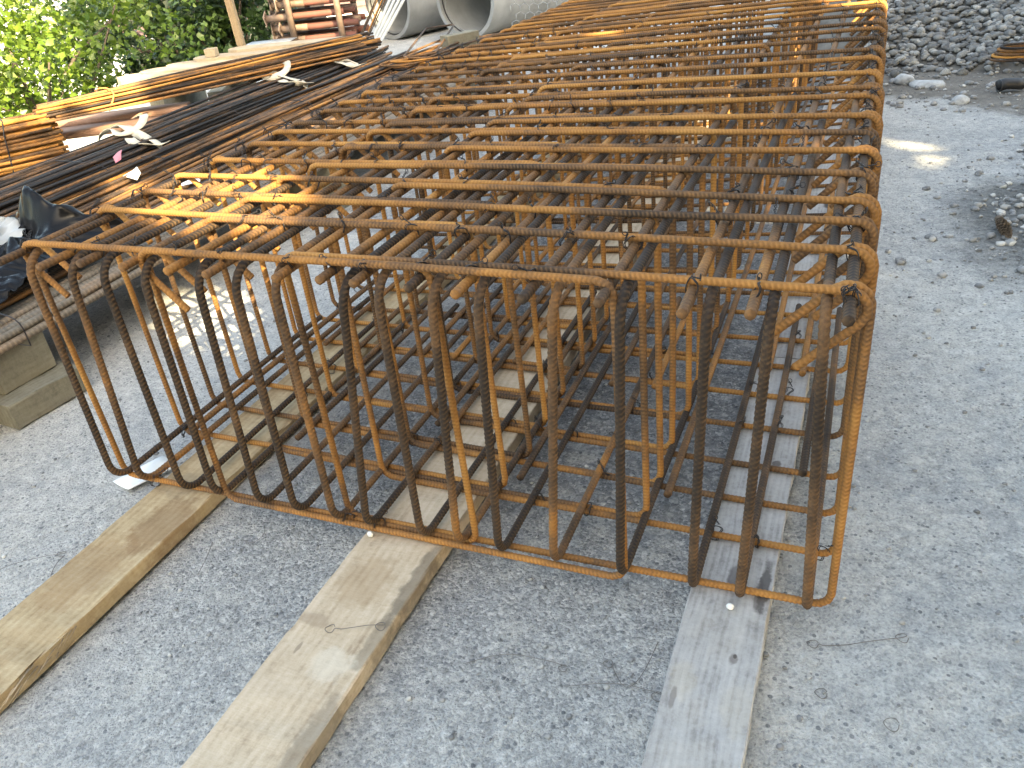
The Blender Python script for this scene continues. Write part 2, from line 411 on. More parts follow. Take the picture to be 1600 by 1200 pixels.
M['wood_mid'] = wood('sawn_spruce_clean', (0.63, 0.53, 0.41), (0.52, 0.42, 0.305), (0.32, 0.24, 0.165), blot=0.22, stain=(0.33, 0.26, 0.19), knots=False,
    spots=[(.100, 1.55, .022, .16, (.13, .11, .085), .62), (.098, 1.38, .02, .12, (.17, .145, .11), .5), (.098, 1.08, .028, .16, (.15, .125, .095), .5), (-.02, 1.52, .07, .09, (.40, .29, .18), .5),
           (.04, 1.28, .05, .05, (.66, .60, .50), .5), (-.06, 1.30, .005, .02, (.15, .11, .08), .5), (-.07, 1.38, .05, .02, (.28, .21, .15), .5)])
M['wood_grey'] = wood('weathered_board', (0.50, 0.49, 0.475), (0.39, 0.38, 0.37), (0.19, 0.182, 0.176), blot=0.25, stain=(0.46, 0.40, 0.31), wave=0.05, saw=.15, grain=1.5,
    spots=[(.068, 1.56, .013, .085, (.075, .067, .065), .8), (.058, 1.53, .008, .05, (.10, .09, .085), .6), (0.0, 1.575, .016, .045, (.10, .09, .088), .65), (.034, 1.337, .010, .014, (.12, .10, .09), .6), (.036, 1.345, .004, .006, (.05, .04, .035), .7), (-.055, 1.257, .03, .05, (.50, .43, .32), .28), (.06, 1.22, .035, .07, (.52, .46, .36), .25),
           (-.064, 1.21, .007, .03, (.13, .11, .10), .55), (.04, 2.03, .013, .017, (.10, .085, .08), .8)], knots=False)
M['wood_block'] = wood('cut_timber_block', (0.235, 0.22, 0.175), (0.18, 0.168, 0.13), (0.10, 0.092, 0.07), blot=0.4, knots=False)
M['wood_x'] = wood('planed_formwork_board', (0.46, 0.38, 0.28), (0.39, 0.31, 0.215), (0.28, 0.21, 0.14), blot=0.15, knots=False, axis='x')
M['wood_pink'] = wood('reddish_formwork_board', (0.36, 0.22, 0.16), (0.31, 0.18, 0.125), (0.23, 0.13, 0.09), blot=0.15, knots=False, axis='x')
M['post'] = wood('upright_post_wood', (0.36, 0.27, 0.18), (0.29, 0.21, 0.13), (0.19, 0.13, 0.08), blot=0.2, knots=False, axis='z')
M['sheet'] = plain('black_plastic_sheet', (0.006, 0.006, 0.007), 0.20, 0.3, 6, spec=0.16, bump=0.15, bscale=25)
M['strap'] = plain('dirty_white_webbing', (0.56, 0.50, 0.40), 0.8, 0.2, 30, bump=0.4, bscale=400)
M['white'] = plain('white_paper', (0.78, 0.78, 0.76), 0.7, 0.06, 12, bump=0.05)
M['pink'] = plain('pink_tag_card', (0.55, 0.16, 0.20), 0.6, 0.1, 12)
M['cord'] = plain('orange_cord', (0.75, 0.20, 0.06), 0.6, 0.1, 12)
M['concrete'] = plain('pipe_concrete', (0.235, 0.245, 0.25), 0.85, 0.22, 3.5, bump=0.25, bscale=90)
M['film'] = plain('white_plastic_strip', (0.42, 0.44, 0.45), 0.4, 0.08, 14)
M['prop_red'] = plain('rusty_red_prop_paint', (0.12, 0.036, 0.027), 0.7, 0.4, 9, tint=(0.08, 0.043, 0.03), randv=0.35)
M['prop_steel'] = plain('rusty_prop_steel', (0.17, 0.115, 0.085), 0.65, 0.35, 14, metal=0.1, randv=0.35)
M['plate'] = plain('prop_plate_steel', (0.30, 0.225, 0.185), 0.7, 0.3, 16, randv=0.3)
M['zinc'] = plain('galvanised_steel', (0.40, 0.41, 0.41), 0.45, 0.2, 18, metal=0.35, randv=0.2)
M['stone'] = plain('river_stone', (0.25, 0.252, 0.245), 0.85, 0.4, 7, bump=0.35, bscale=30, randv=0.5)
M['stone_white'] = plain('pale_concrete_lump', (0.40, 0.41, 0.415), 0.95, 0.4, 22, bump=0.9, bscale=40)
M['pebble'] = None
M['bark'] = plain('tree_bark', (0.13, 0.10, 0.08), 0.95, 0.45, 9, bump=0.9, bscale=28)
M['leaf'] = leafmat('maple_leaf', (0.050, 0.110, 0.010), (0.16, 0.23, 0.035), 0.32)
M['leaf_dark'] = leafmat('dark_leaf', (0.025, 0.06, 0.016), (0.06, 0.105, 0.03), 0.25)
M['leaf_shade'] = leafmat('shade_leaf', (0.04, 0.08, 0.015), (0.07, 0.12, 0.025), 0.15)
M['tile'] = plain('clay_roof_tile', (0.13, 0.075, 0.07), 0.8, 0.3, 6, randv=0.25)
M['render'] = plain('house_render', (0.62, 0.61, 0.52), 0.9, 0.08, 3)
M['glass'] = plain('window_glass', (0.03, 0.04, 0.05), 0.08, 0.1, 2, spec=0.8, bump=0)
M['frame'] = plain('window_frame_paint', (0.6, 0.6, 0.58), 0.5, 0.05, 5)
M['cone'] = plain('cone_scale', (0.15, 0.115, 0.085), 0.8, 0.35, 60)
M['rubber'] = plain('black_rubber_scrap', (0.018, 0.019, 0.022), 0.5, 0.3, 8)
M['ground'] = ground_mat()

# pebbles: colour by position so that neighbours in the one mesh differ
def pebmat(name='loose_chip_stone', kk=1.0):
    m, nt, p = nodes(name); k = NT(nt); co = k.coord('Object')
    vo = k.n('ShaderNodeTexVoronoi', feature='F1'); nt.links.new(co, vo.inputs['Vector']); vo.inputs['Scale'].default_value = 24
    s = k.n('ShaderNodeSeparateColor'); nt.links.new(vo.outputs['Color'], s.inputs[0])
    c = k.ramp(s.outputs[0], [(q, tuple(kk * x for x in cc)) for q, cc in [(0, (0.16, 0.165, 0.17)), (0.5, (0.26, 0.265, 0.27)), (0.85, (0.36, 0.355, 0.34)), (1, (0.62, 0.61, 0.58))]])
    nt.links.new(c, p.inputs['Base Color']); p.inputs['Roughness'].default_value = 0.9
    nt.links.new(k.bump(k.noise(co, 90, 3), 0.4, 0.004), p.inputs['Normal'])
    return m
M['pebble'] = pebmat(); M['heap_small'] = pebmat('small_heap_stone', 0.68)

# ------------------------------------------------------------------ ground
def gz(x, y):
    """height of the yard surface"""
    x = np.asarray(x, float); y = np.asarray(y, float)
    d = np.clip((-6.0 - x) / 3.0, 0, 1); drop = -3.4 * d * d * (3 - 2 * d)
    n = (vnoise(x * 2.1, y * 2.1, 1) - .5) * 0.010 + (vnoise(x * 7, y * 7, 2) - .5) * 0.006 + (vnoise(x * 23, y * 23, 3) - .5) * 0.004 + (vnoise(x * 60, y * 60, 4) - .5) * 0.0025
    lumpy = np.clip(1 - np.sqrt(3 * (x - 2.78) ** 2 + (y - 2.65) ** 2) / 0.9, 0, 1)
    n = n + lumpy * (vnoise(x * 14, y * 14, 5) * 0.035)
    return drop + n - 0.008

def axis(pts):
    out = []
    for (a, b, st) in pts: out.append(np.arange(a, b, st))
    return np.concatenate(out + [[pts[-1][1]]])
gx = axis([(-120, -20, 10), (-20, -4, 0.5), (-4, -1.2, 0.08), (-1.2, 3.4, 0.018), (3.4, 8, 0.25), (8, 30, 2), (30, 120, 10)])
gy = axis([(-60, -20, 10), (-20, -3, 0.8), (-3, -1.2, 0.1), (-1.2, 2.6, 0.018), (2.6, 6.5, 0.035), (6.5, 12, 0.12), (12, 30, 1), (30, 200, 10)])
X, Y = np.meshgrid(gx, gy)
Z = gz(X, Y)
V = np.stack([X, Y, Z], -1).reshape(-1, 3)
nx, ny = len(gx), len(gy)
i = (np.arange(ny - 1)[:, None] * nx + np.arange(nx - 1)[None, :]).reshape(-1)
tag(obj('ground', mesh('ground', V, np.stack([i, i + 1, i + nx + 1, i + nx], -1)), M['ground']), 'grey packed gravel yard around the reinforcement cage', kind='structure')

# stones -------------------------------------------------------------
def ico(sub=1):
    t = (1 + 5 ** .5) / 2
    v = [(-1, t, 0), (1, t, 0), (-1, -t, 0), (1, -t, 0), (0, -1, t), (0, 1, t), (0, -1, -t), (0, 1, -t), (t, 0, -1), (t, 0, 1), (-t, 0, -1), (-t, 0, 1)]
    f = [(0, 11, 5), (0, 5, 1), (0, 1, 7), (0, 7, 10), (0, 10, 11), (1, 5, 9), (5, 11, 4), (11, 10, 2), (10, 7, 6), (7, 1, 8), (3, 9, 4), (3, 4, 2), (3, 2, 6), (3, 6, 8), (3, 8, 9), (4, 9, 5), (2, 4, 11), (6, 2, 10), (8, 6, 7), (9, 8, 1)]
    v = [Vector(p).normalized() for p in v]
    for _ in range(sub):
        c = {}; nf = []
        def mid(a, b):
            key = (min(a, b), max(a, b))
            if key not in c: v.append(((v[a] + v[b]) / 2).normalized()); c[key] = len(v) - 1
            return c[key]
        for a, b, d in f:
            x, y, z = mid(a, b), mid(b, d), mid(d, a)
            nf += [(a, x, z), (b, y, x), (d, z, y), (x, y, z)]
        f = nf
    return np.array([tuple(p) for p in v]), np.array(f)
ICO0, ICO1 = ico(0), ico(1)
def rockverts(base, rg, amp=0.28, flat=0.65):
    v = base.copy()
    for _ in range(4):
        d = rg.normal(size=3); d /= np.linalg.norm(d)
        v *= (1 + amp * (rg.random() - .5) * np.tanh(2.5 * (v @ d)))[:, None]
    # a few planar facets
    for _ in range(5):
        d = rg.normal(size=3); d /= np.linalg.norm(d); h = 0.55 + 0.3 * rg.random()
        e = v @ d - h
        v -= np.where(e > 0, e, 0)[:, None] * d
    return v * np.array([1, 0.75 + 0.25 * rg.random(), flat])
rock_meshes = []
for q in range(10):
    rock_meshes.append(mesh('stone', rockverts(ICO1[0], RNG), ICO1[1]))
    rock_meshes[-1].materials.append(M['stone'])

def scatter_pebbles(name, label, pts, sizes, mat):
    bases = [rockverts(ICO0[0], RNG, 0.35, 0.6) for _ in range(8)]
    VV = []; FF = []; n = 0
    for (x, y, z), s in zip(pts, sizes):
        b = bases[RNG.integers(8)]
        a = RNG.random() * 2 * PI; c, sn = math.cos(a), math.sin(a)
        R = np.array([[c, -sn, 0], [sn, c, 0], [0, 0, 1]])
        VV.append(b @ R.T * s + (x, y, z + 0.25 * s)); FF.append(ICO0[1] + n); n += len(b)
    return tag(obj(name, mesh(name, np.vstack(VV), np.vstack(FF), smooth=False), mat), label, kind='stuff')

pts = []; sz = []
def sprinkle(n, fx, fs):
    for _ in range(n):
        x, y = fx(); s = fs()
        pts.append((x, y, float(gz(x, y)))); sz.append(s)
U = RNG.uniform
sprinkle(1700, lambda: (U(-1.1, 2.6), U(-1.1, 1.5)), lambda: 0.0018 + 0.0035 * RNG.random() ** 3)
sprinkle(1500, lambda: (U(0.2, 2.05), U(-0.5, 4.0)), lambda: 0.003 + 0.006 * RNG.random() ** 3)
sprinkle(900, lambda: (U(2.0, 3.4), U(0.0, 5.5)), lambda: 0.0025 + 0.009 * RNG.random() ** 3.5)
sprinkle(900, lambda: (RNG.normal(2.80, 0.24), RNG.normal(2.62, 0.55)), lambda: 0.005 + 0.024 * RNG.random() ** 2.6)
sprinkle(420, lambda: (U(2.05, 3.4), U(4.6, 6.2)), lambda: 0.007 + 0.03 * RNG.random() ** 3)
sprinkle(160, lambda: (U(-1.1, 0.0), U(-0.8, 1.2)), lambda: 0.003 + 0.009 * RNG.random() ** 3)
scatter_pebbles('gravel', 'loose grey stone chips scattered over the packed yard', pts, sz, M['pebble'])

# ------------------------------------------------------------------ boards under the cage
def board(label, x, w, y0, y1, mat, z=0.0, h=0.045, yaw=0.0, seed=0, group='boards under the reinforcement cage', name='timber_board'):
    o = obj(name, soft_box(name, w, y1 - y0, h, 0.003, (1, int((y1 - y0) / 0.06), 1), 0.0022, seed), mat, None, (x, y0, z), (0, 0, yaw))
    return tag(o, label, 'board', group)
board('long tan sawn board on the ground below the left end of the cage', 0.228, 0.205, -1.6, 5.6, M['wood_new'], seed=1)
board('broad pale sawn board below the middle of the cage', 0.966, 0.228, -1.7, 5.6, M['wood_mid'], yaw=-0.004, seed=2)
board('weathered grey board with a dark stain below the right end of the cage', 1.785, 0.176, -1.5, 1.12, M['wood_grey'], yaw=-0.006, seed=3)
board('weathered grey board lying behind the stained one deeper below the cage', 1.775, 0.15, 1.125, 5.6, M['wood_grey'], seed=4)

bd = [o for o in bpy.data.objects if o.name.startswith('timber_board')][0]
mb = MB(); rg_ = random.Random(5)
for q in range(16):
    y = .93 + rg_.random() * .18; z = .012 + rg_.random() * .028; ln = .03 + rg_.random() * .05
    mb.tube([(.100, y, z), (.104 + rg_.random() * .006, y - ln * .5, z - .002), (.106 + rg_.random() * .014, y - ln, z - rg_.random() * .012)], .0016, seg=4, taper=(1.2, .2))
obj('splinter', mb.mesh('splinter'), M['wood_mid'], bd)

# ------------------------------------------------------------------ the reinforcement cage
W = 2.0; ZT = 0.805; ZB = 0.055
RS, RL, RU = 0.0079, 0.0098, 0.0095
yl = [0.0, 0.238, 0.393, 0.548, 0.713, 0.878, 1.044, 1.174, 1.341, 1.489, 1.656, 1.827, 1.99, 2.149, 2.292, 2.438, 2.596, 2.714, 2.904]
yr = [-0.004, 0.178, 0.342, 0.498, 0.675, 0.87, 1.047, 1.243, 1.451, 1.613, 1.824, 2.06, 2.27, 2.50, 2.72, 2.95, 3.17, 3.38, 3.583]
while len(yl) < 32:
    yl.append(yl[-1] + 0.156); yr.append(yr[-1] + 0.198)
cage = thing('reinforcement_cage', 'long rusty rebar cage of closed stirrups and hairpins lying on boards', 'rebar cage', (0, 0, 0))

def arc(cx, cz, r, a0, a1, n=9):
    return [(cx + r * math.cos(math.radians(a)), cz + r * math.sin(math.radians(a))) for a in np.linspace(a0, a1, n)]
def stirrup_path(w, h, rb, tail, hooks='left'):
    p = []
    a = arc(rb, h - rb, rb, 225, 90)
    t0 = (a[0][0] + tail * .7071, a[0][1] - tail * .7071)
    p += [t0] + a
    p += arc(w - rb, h - rb, rb, 90, 0) + arc(w - rb, rb, rb, 0, -90) + arc(rb, rb, rb, 270, 180)
    b = arc(rb, h - rb, rb, 180, 45)
    p += b + [(b[-1][0] + tail * .7071, b[-1][1] - tail * .7071)]
    P = np.array([(x, 0, z) for x, z in p])
    s = np.concatenate([[0], np.cumsum(np.linalg.norm(np.diff(P, axis=0), axis=1))])
    P[:, 1] = np.interp(s / s[-1], [0, 1], [0, 2.3 * RS])
    if hooks == 'right': P[:, 0] = w - P[:, 0]
    return P
def wavy(P, amp, seed, freq=2.3):
    """hand-bent bars are never dead straight"""
    P, s = resample(P, 0.02); rg = np.random.default_rng(seed); ph = rg.random(3) * 6
    for k in range(3): P[:, k] += amp * (np.sin(s * freq + ph[k]) + 0.5 * np.sin(s * freq * 2.3 + ph[k] * 2))
    return P
H = ZT - ZB
stir = []
for (x0, x1, hk) in ((0.0, 1.17, 'left'), (0.40, 1.56, 'left'), (0.79, W, 'right')):
    vs = []
    for q in range(3):
        P = wavy(stirrup_path(x1 - x0, H + (0.004 if q == 1 else 0), 0.036, 0.115 + 0.012 * q, hk), 0.0022, 11 * q + int(x0 * 100))
        me = ribbed('stirrup', P, RS, 8, 0.0025, 0.14, 0.0100, None, 1.6); me.materials.append(M['stirrup']); vs.append(me)
    stir.append((x0, vs))
for r in range(len(yl)):
    a = math.atan2(yr[r] - yl[r], W)
    for q, (x0, vs) in enumerate(stir):
        me = vs[(r + q) % 3]
        t = x0 / W
        y = yl[r] * (1 - t) + yr[r] * t + ((0.0, -0.0178, 0.0182), (0.0180, 0.0, -0.0180))[r > 0][q] + (random.uniform(-.006, .006) if r else 0)
        o = obj('stirrup', me, None, cage, (x0 + random.uniform(-.006, .006) * (r > 0), y, ZB), (random.gauss(0, .010), 0, a + random.gauss(0, .004)), (1 / math.cos(a), 1, 1))
        if r == 0: o.material_slots[0].link = 'OBJECT'; o.material_slots[0].material = M['stirrup_front']

sx_ = [0.006, 0.159, 0.255, 0.393, 0.532, 0.647, 0.83, 0.937, 1.023, 1.153, 1.263, 1.402, 1.548, 1.703, 1.815, 1.969]
sy_ = [-.07, -.079, -.045, -.05, -.05, -.055, -.05, -.04, -.045, -.05, -.06, -.06, -.055, -.07, -.055, -.055]
ut = [0.04, 0.190, 0.290, 0.424, 0.587, 0.686, 0.80, 0.975, 1.062, 1.186, 1.292, 1.446, 1.580, 1.735, 1.846, 1.930]
ub = [0.018, 0.12, 0.281, 0.392, 0.544, 0.664, 0.788, 0.883, 1.044, 1.144, 1.255, 1.393, 1.554, 1.715, 1.815, 1.955]
zl = ZT - RS - RL - 0.0006
L = 6.35
longs = []
for q in range(3):
    P = wavy(np.array([(0, 0, 0), (0, L, 0)], float), 0.0025, 60 + q, 1.1)
    P = P - P[0] * np.array([1, 0, 1])
    me = ribbed('longitudinal_bar', P, RL, 8, 0.0032, 0.14, 0.0128, None, 1.6); me.materials.append(M['long']); longs.append(me)
for k, (x, y) in enumerate(zip(sx_, sy_)):
    o = obj('longitudinal_bar', longs[k % 3], None, cage, (x, y - .015, zl), (0, 0, random.gauss(0, .0012)))
for k, x in enumerate(ub):
    xb = x + (0.045 if k < 15 else -0.045) + random.uniform(-.008, .012)
    o = obj('bottom_bar', longs[(k + 1) % 3], None, cage, (xb, (0.22 if k % 3 == 0 else 0.8) + random.random() * .25, ZB + RS + RL), (0, 0, random.gauss(0, .004)))
for k in range(1, len(sx_)):          # odd bars between
    pass
hp = []
zt2, zb2, rb = zl, ZB + RS + RU + 0.0006, 0.062
for lt, lb in ((0.42, 1.1), (0.62, 1.3), (1.35, 1.5), (1.6, 1.5)):
    p = [(lt, zt2)] + arc(rb, zt2 - rb, rb, 90, 180) + arc(rb, zb2 + rb, rb, 180, 270) + [(lb, zb2)]
    P = wavy(np.array([(0, y, z) for y, z in p]), 0.002, int(lt * 100), 2.0)
    me = ribbed('hairpin_bar', P, RU, 10, 0.0027, 0.12, 0.0120, None, 1.8); me.materials.append(M['hairpin']); hp.append(me)
for k in range(16):
    me = hp[(0, 1, 0, 1, 1)[k] if k < 5 else 2 + k % 2]
    tilt = math.atan2(ut[k] - ub[k], zt2 - zb2)
    o = obj('hairpin_bar', me, None, cage, (ub[k], -0.0385 + random.uniform(-.001, .001), 0), (0, tilt, random.gauss(0, .006)))
    o.location.x -= math.tan(tilt) * zb2

# tie wires ----------------------------------------------------------
def tie_mesh(seed):
    rg = random.Random(seed); mb = MB()
    # a loop lying diagonally round two crossing bars, then a twisted pigtail
    a = np.linspace(0, 2 * PI * 1.08, 22); rx, rz = 0.0150, 0.0190
    P = np.stack([rx * np.cos(a) * .72, rx * np.cos(a) * .72, rz * np.sin(a)], -1)
    P[:, 0] += 0.004 * np.sin(3 * a); mb.tube(P, 0.0011, seg=4)
    P2 = P.copy(); P2[:, 0] += 0.0035; mb.tube(P2, 0.0011, seg=4)
    t = np.linspace(0, 1, 14); base = np.array([0.008, 0.009, 0.019]); d = np.array([rg.uniform(-1, 1), rg.uniform(-1, .3), rg.uniform(.1, 1)]); d /= np.linalg.norm(d)
    ln = rg.uniform(0.018, 0.035)
    for s in (0, PI):
        Q = base + d * (t * ln)[:, None] + 0.0022 * np.stack([np.cos(9 * t + s), np.sin(9 * t + s), 0 * t], -1)
        if s == 0:
            e = np.linspace(0, 1.8 * PI, 8); Q = np.vstack([Q, Q[-1] + 0.006 * np.stack([1 - np.cos(e), np.sin(e) * .4, np.sin(e)], -1)])
        mb.tube(Q, 0.0011, seg=4)
    me = mb.mesh('tie_wire'); me.materials.append(M['tie']); return me
ties = [tie_mesh(q) for q in range(5)]
spots = []
def rowy(r, x): return yl[r] + (yr[r] - yl[r]) * x / W
for r in range(0, 19):
    for x in sx_:
        if random.random() < (0.8 if r == 0 else 0.62 - r * 0.012): spots.append((x, rowy(r, x), zl + 0.011))
    spots.append((1.965, rowy(r, 1.965), zl + 0.011)); spots.append((0.01, rowy(r, 0.0), zl + 0.011))
    
for r in range(0, 9):
    for x in ub:
        if random.random() < 0.25: spots.append((x + .015, rowy(r, x), ZB + 0.012))
random.shuffle(spots); spots.sort(key=lambda q: q[1] > 1.4)      # the nearest ones as parts of their own, the rest joined
far_ties = spots[296:]; spots = spots[:296]
if far_ties:
    VV = []; FF = []; n = 0
    for (x, y, z) in far_ties:
        me = random.choice(ties); v = np.empty(len(me.vertices) * 3, dtype=np.float32); me.vertices.foreach_get('co', v); v = v.reshape(-1, 3)
        a = random.random() * 6; R3 = np.array([[math.cos(a), -math.sin(a), 0], [math.sin(a), math.cos(a), 0], [0, 0, 1]])
        VV.append(v @ R3.T + (x, y, z)); FF.append(np.array([list(p.vertices) for p in me.polygons if len(p.vertices) == 4]) + n); n += len(v)
    tag(obj('far_tie_wires', mesh('far_tie_wires', np.vstack(VV), np.vstack(FF)), M['tie'], cage), kind='stuff')
for (x, y, z) in spots:
    obj('tie_wire', random.choice(ties), None, cage, (x, y, z), (random.gauss(0, .25), random.gauss(0, .25), random.choice((0, PI / 2, PI, -PI / 2)) + random.gauss(0, .3)))
for (x, y) in ((0.885, -0.03), (1.80, -0.03)):
    me = mesh('marker_cap', *(lambda v: (v[0] * np.array([.009, .006, .009]), v[1]))(ICO1)); obj('marker_cap', me, M['white'], cage, (x, y, ZB))

# ------------------------------------------------------------------ bundles of straight bars at the left
def straight_bar(r, ln, seed, rib=0.0, amp=0.006, seg=6, step=None, pitch=.015):
    P = wavy(np.array([(0, 0, 0), (0, ln, 0)], float), amp, seed, 0.9); P -= P[0]
    return ribbed('bar', P, r, seg, step or 0.25, rib, pitch)
BG = 'bundles of straight bars beside the cage'
def bundle(label, origin, yaw, ln, r, n_w, n_h, mat, rib=0.0, seed=0, sag=0.006, jit=0.35, step=None, fan=0.006, ends=0.12, pitch=.015, mats=None):
    t = thing('bar_bundle', label, 'rebar bundle', origin, yaw, BG)
    rg = random.Random(seed)
    ms = [straight_bar(r, ln, seed * 10 + q, rib, sag, 6 if not rib else 8, step, pitch) for q in range(4)]
    for m_ in ms: m_.materials.append(mat)
    alt = None
    if mats:
        alt = []
        for a in mats:
            c = ms[0].copy(); c.materials.clear(); c.materials.append(a); alt.append(c)
    for h in range(n_h):
        nw = n_w - (h % 2) - (max(0, h - 1) if n_h < 10 else 0)
        for w in range(nw):
            x = (w - (nw - 1) / 2) * 2.12 * r + rg.uniform(-jit, jit) * r
            z = r + h * 1.78 * r + rg.uniform(0, jit) * r * (1 if h == n_h - 1 else .4)
            me = ms[rg.randrange(4)]
            if alt and rg.random() < 0.25: me = rg.choice(alt)
            obj('bar', me, None, t, (x, rg.uniform(-ends, ends), z), (rg.gauss(0, .0012), rg.random() * 6 if not rib else rg.choice((0, 1.5, 3)), rg.gauss(0, fan)))
    return t
ZP = 0.25
bA = bundle('dusty grey ribbed bars nearest the cage, resting on timber blocks', (-0.84, -1.7, ZP), 0.03, 6.6, 0.0135, 11, 2, M['pale'], 0.16, 1, 0.004, 0.3, 0.006, 0.004, 0.2, 0.02)
bB = bundle('thin dark ribbed bars between the grey ones and the brown ones', (-1.10, -1.4, ZP), 0.055, 6.3, 0.0105, 20, 4, M['dark'], 0.16, 2, 0.005, 0.4, 0.007, 0.005, 0.2, 0.018, mats=[M['brown']])
bC = bundle('brown smooth bars with a black gap beside them, middle of the pile', (-1.66, -1.2, ZP), 0.03, 6.6, 0.0105, 17, 6, M['brown'], 0.0, 3, 0.012, 0.5, None, 0.005, mats=[M['orange'], M['dark']])
bD = bundle('black bars held by white slings, between brown bars and formwork boards', (-2.22, -0.9, ZP), 0.045, 6.7, 0.0105, 26, 6, M['dark'], 0.0, 4, 0.012, 0.6, None, 0.005, mats=[M['brown']])
bF = bundle('bundle of thin bars laid askew on top, bound with an orange cord', (-3.40, 2.93, 0.43), -0.43, 2.75, 0.0095, 13, 6, M['brown'], 0.0, 5, 0.012, 0.6, None, 0.010, mats=[M['dark'], M['orange']])
bG = bundle('tall sunlit stack of orange bars with cut ends beside formwork boards', (-4.87, 0.37, 0.08), -0.52, 2.95, 0.0125, 10, 18, M['orange'], 0.0, 6, 0.004, 0.6, None, 0.006, 0.035)

def ribbon(P, w, th, mat, name, parent, up=(0, 0, 1), tw=None):
    P, s = resample(P, 0.012); n = len(P)
    T = np.gradient(P, axis=0); T /= np.linalg.norm(T, axis=1)[:, None]
    up = np.array(up, float); Sd = np.cross(T, up); Sd /= np.linalg.norm(Sd, axis=1)[:, None] + 1e-9; Nn = np.cross(Sd, T)
    if tw is not None:
        a = np.interp(s / s[-1], np.linspace(0, 1, len(tw)), tw)[:, None]; Sd, Nn = Sd * np.cos(a) + Nn * np.sin(a), Nn * np.cos(a) - Sd * np.sin(a)
    V = np.stack([P + Sd * w / 2 + Nn * th / 2, P - Sd * w / 2 + Nn * th / 2, P - Sd * w / 2 - Nn * th / 2, P + Sd * w / 2 - Nn * th / 2], 1).reshape(-1, 3)
    i = np.arange(n - 1)[:, None] * 4; j = np.arange(4)[None, :]; j2 = (j + 1) % 4
    F = np.stack([i + j, i + 4 + j, i + 4 + j2, i + j2], -1).reshape(-1, 4)
    F = np.vstack([F, [[0, 1, 2, 3]], [[(n-1)*4 + 3, (n-1)*4 + 2, (n-1)*4 + 1, (n-1)*4]]])
    return obj(name, mesh(name, V, F), mat, parent)
def smooth_path(P, it=3):
    P = np.asarray(P, float)
    for _ in range(it):
        Q = [P[0]]
        for a, b in zip(P[:-1], P[1:]): Q += [a * .75 + b * .25, a * .25 + b * .75]
        P = np.array(Q + [P[-1]])
    return P
def local(t, P):
    m = t.matrix_basis.inverted()
    return np.array([tuple(m @ Vector(p)) for p in P])
# slings on the black bars: each goes down both sides and curls loosely on top
ztop = ZP + 0.125
def sling(y, x, sgn, amp, seed):
    rg = random.Random(seed)
    u = lambda a: rg.uniform(-a, a)
    P1 = [(x - .34, y - .02, ZP + .02), (x - .33, y, ztop), (x - .22, y + .05, ztop + .035), (x - .05, y - .10, ztop + .02), (x + .08, y - .02, ztop + .05), (x + .02, y + .12, ztop + amp), (x - .10, y + .14, ztop + amp * .7)]
    P2 = [(x - .28, y + .10, ztop + .02), (x - .12, y + .03, ztop + .06), (x + .05, y - .05, ztop + .03), (x + .2, y - .13, ztop + .02), (x + .33, y - .16, ztop), (x + .35, y - .14, ZP + .03)]
    P3 = [(x + .12, y - .17, ztop + .02), (x + .24, y - .26, ztop + .02), (x + .33, y - .22, ztop - .01), (x + .36, y - .10, ztop - .02)]
    for P in (P1, P2, P3):
        ribbon(smooth_path(local(bD, P)), 0.055, 0.004, M['strap'], 'sling', bD, tw=[u(.5), u(.7), u(.5), u(1.2), u(.4), u(.5)])
sling(2.72, -2.42, 1, .11, 1); sling(4.45, -2.5, 1, .12, 2); sling(5.2, -2.45, 1, .07, 3)
def wire_loop(t, name, P, r, mat): return obj(name, mesh(name, *tube(smooth_path(local(t, P), 2), r, 5)), mat, t)
for (t, y, x, w) in ((bA, .35, -.86, .17), (bC, 2.2, -1.78, .19), (bC, 3.6, -1.82, .19), (bD, 2.1, -2.36, .31), (bB, 4.3, -1.42, .22), (bD, 3.4, -2.42, .31), (bB, 2.9, -1.33, .22)):
    wire_loop(t, 'binding_wire', [(x - w, y, ZP), (x - w, y, ztop - .02), (x - w * .5, y + .01, ztop + .012), (x + w * .5, y - .02, ztop + .01), (x + w, y, ztop - .02), (x + w, y, ZP)], 0.0028, M['tie'])
for k in range(2):
    e = np.linspace(0, 2 * PI, 15)
    Q = np.stack([.132 * np.cos(e), 0.42 + k * 1.15 + 0.03 * np.sin(2 * e), 0.055 + .078 * np.sin(e)], -1)
    obj('cord_loop' if k == 0 else 'binding_wire', mesh('cord_loop', *tube(Q, 0.006 if k == 0 else .0028, 5)), M['cord'] if k == 0 else M['tie'], bF)
for k, y in enumerate((2.38, 2.6)):
    e = np.linspace(0, 2 * PI, 17)
    Q = np.stack([.152 * np.sign(np.cos(e)) * np.abs(np.cos(e)) ** .5, y + 0.05 * np.sin(e), 0.2 + .225 * np.sign(np.sin(e)) * np.abs(np.sin(e)) ** .5], -1)
    obj('binding_wire', mesh('binding_wire', *tube(Q, 0.005, 5)), M['strap'] if k == 0 else M['tie'], bG)

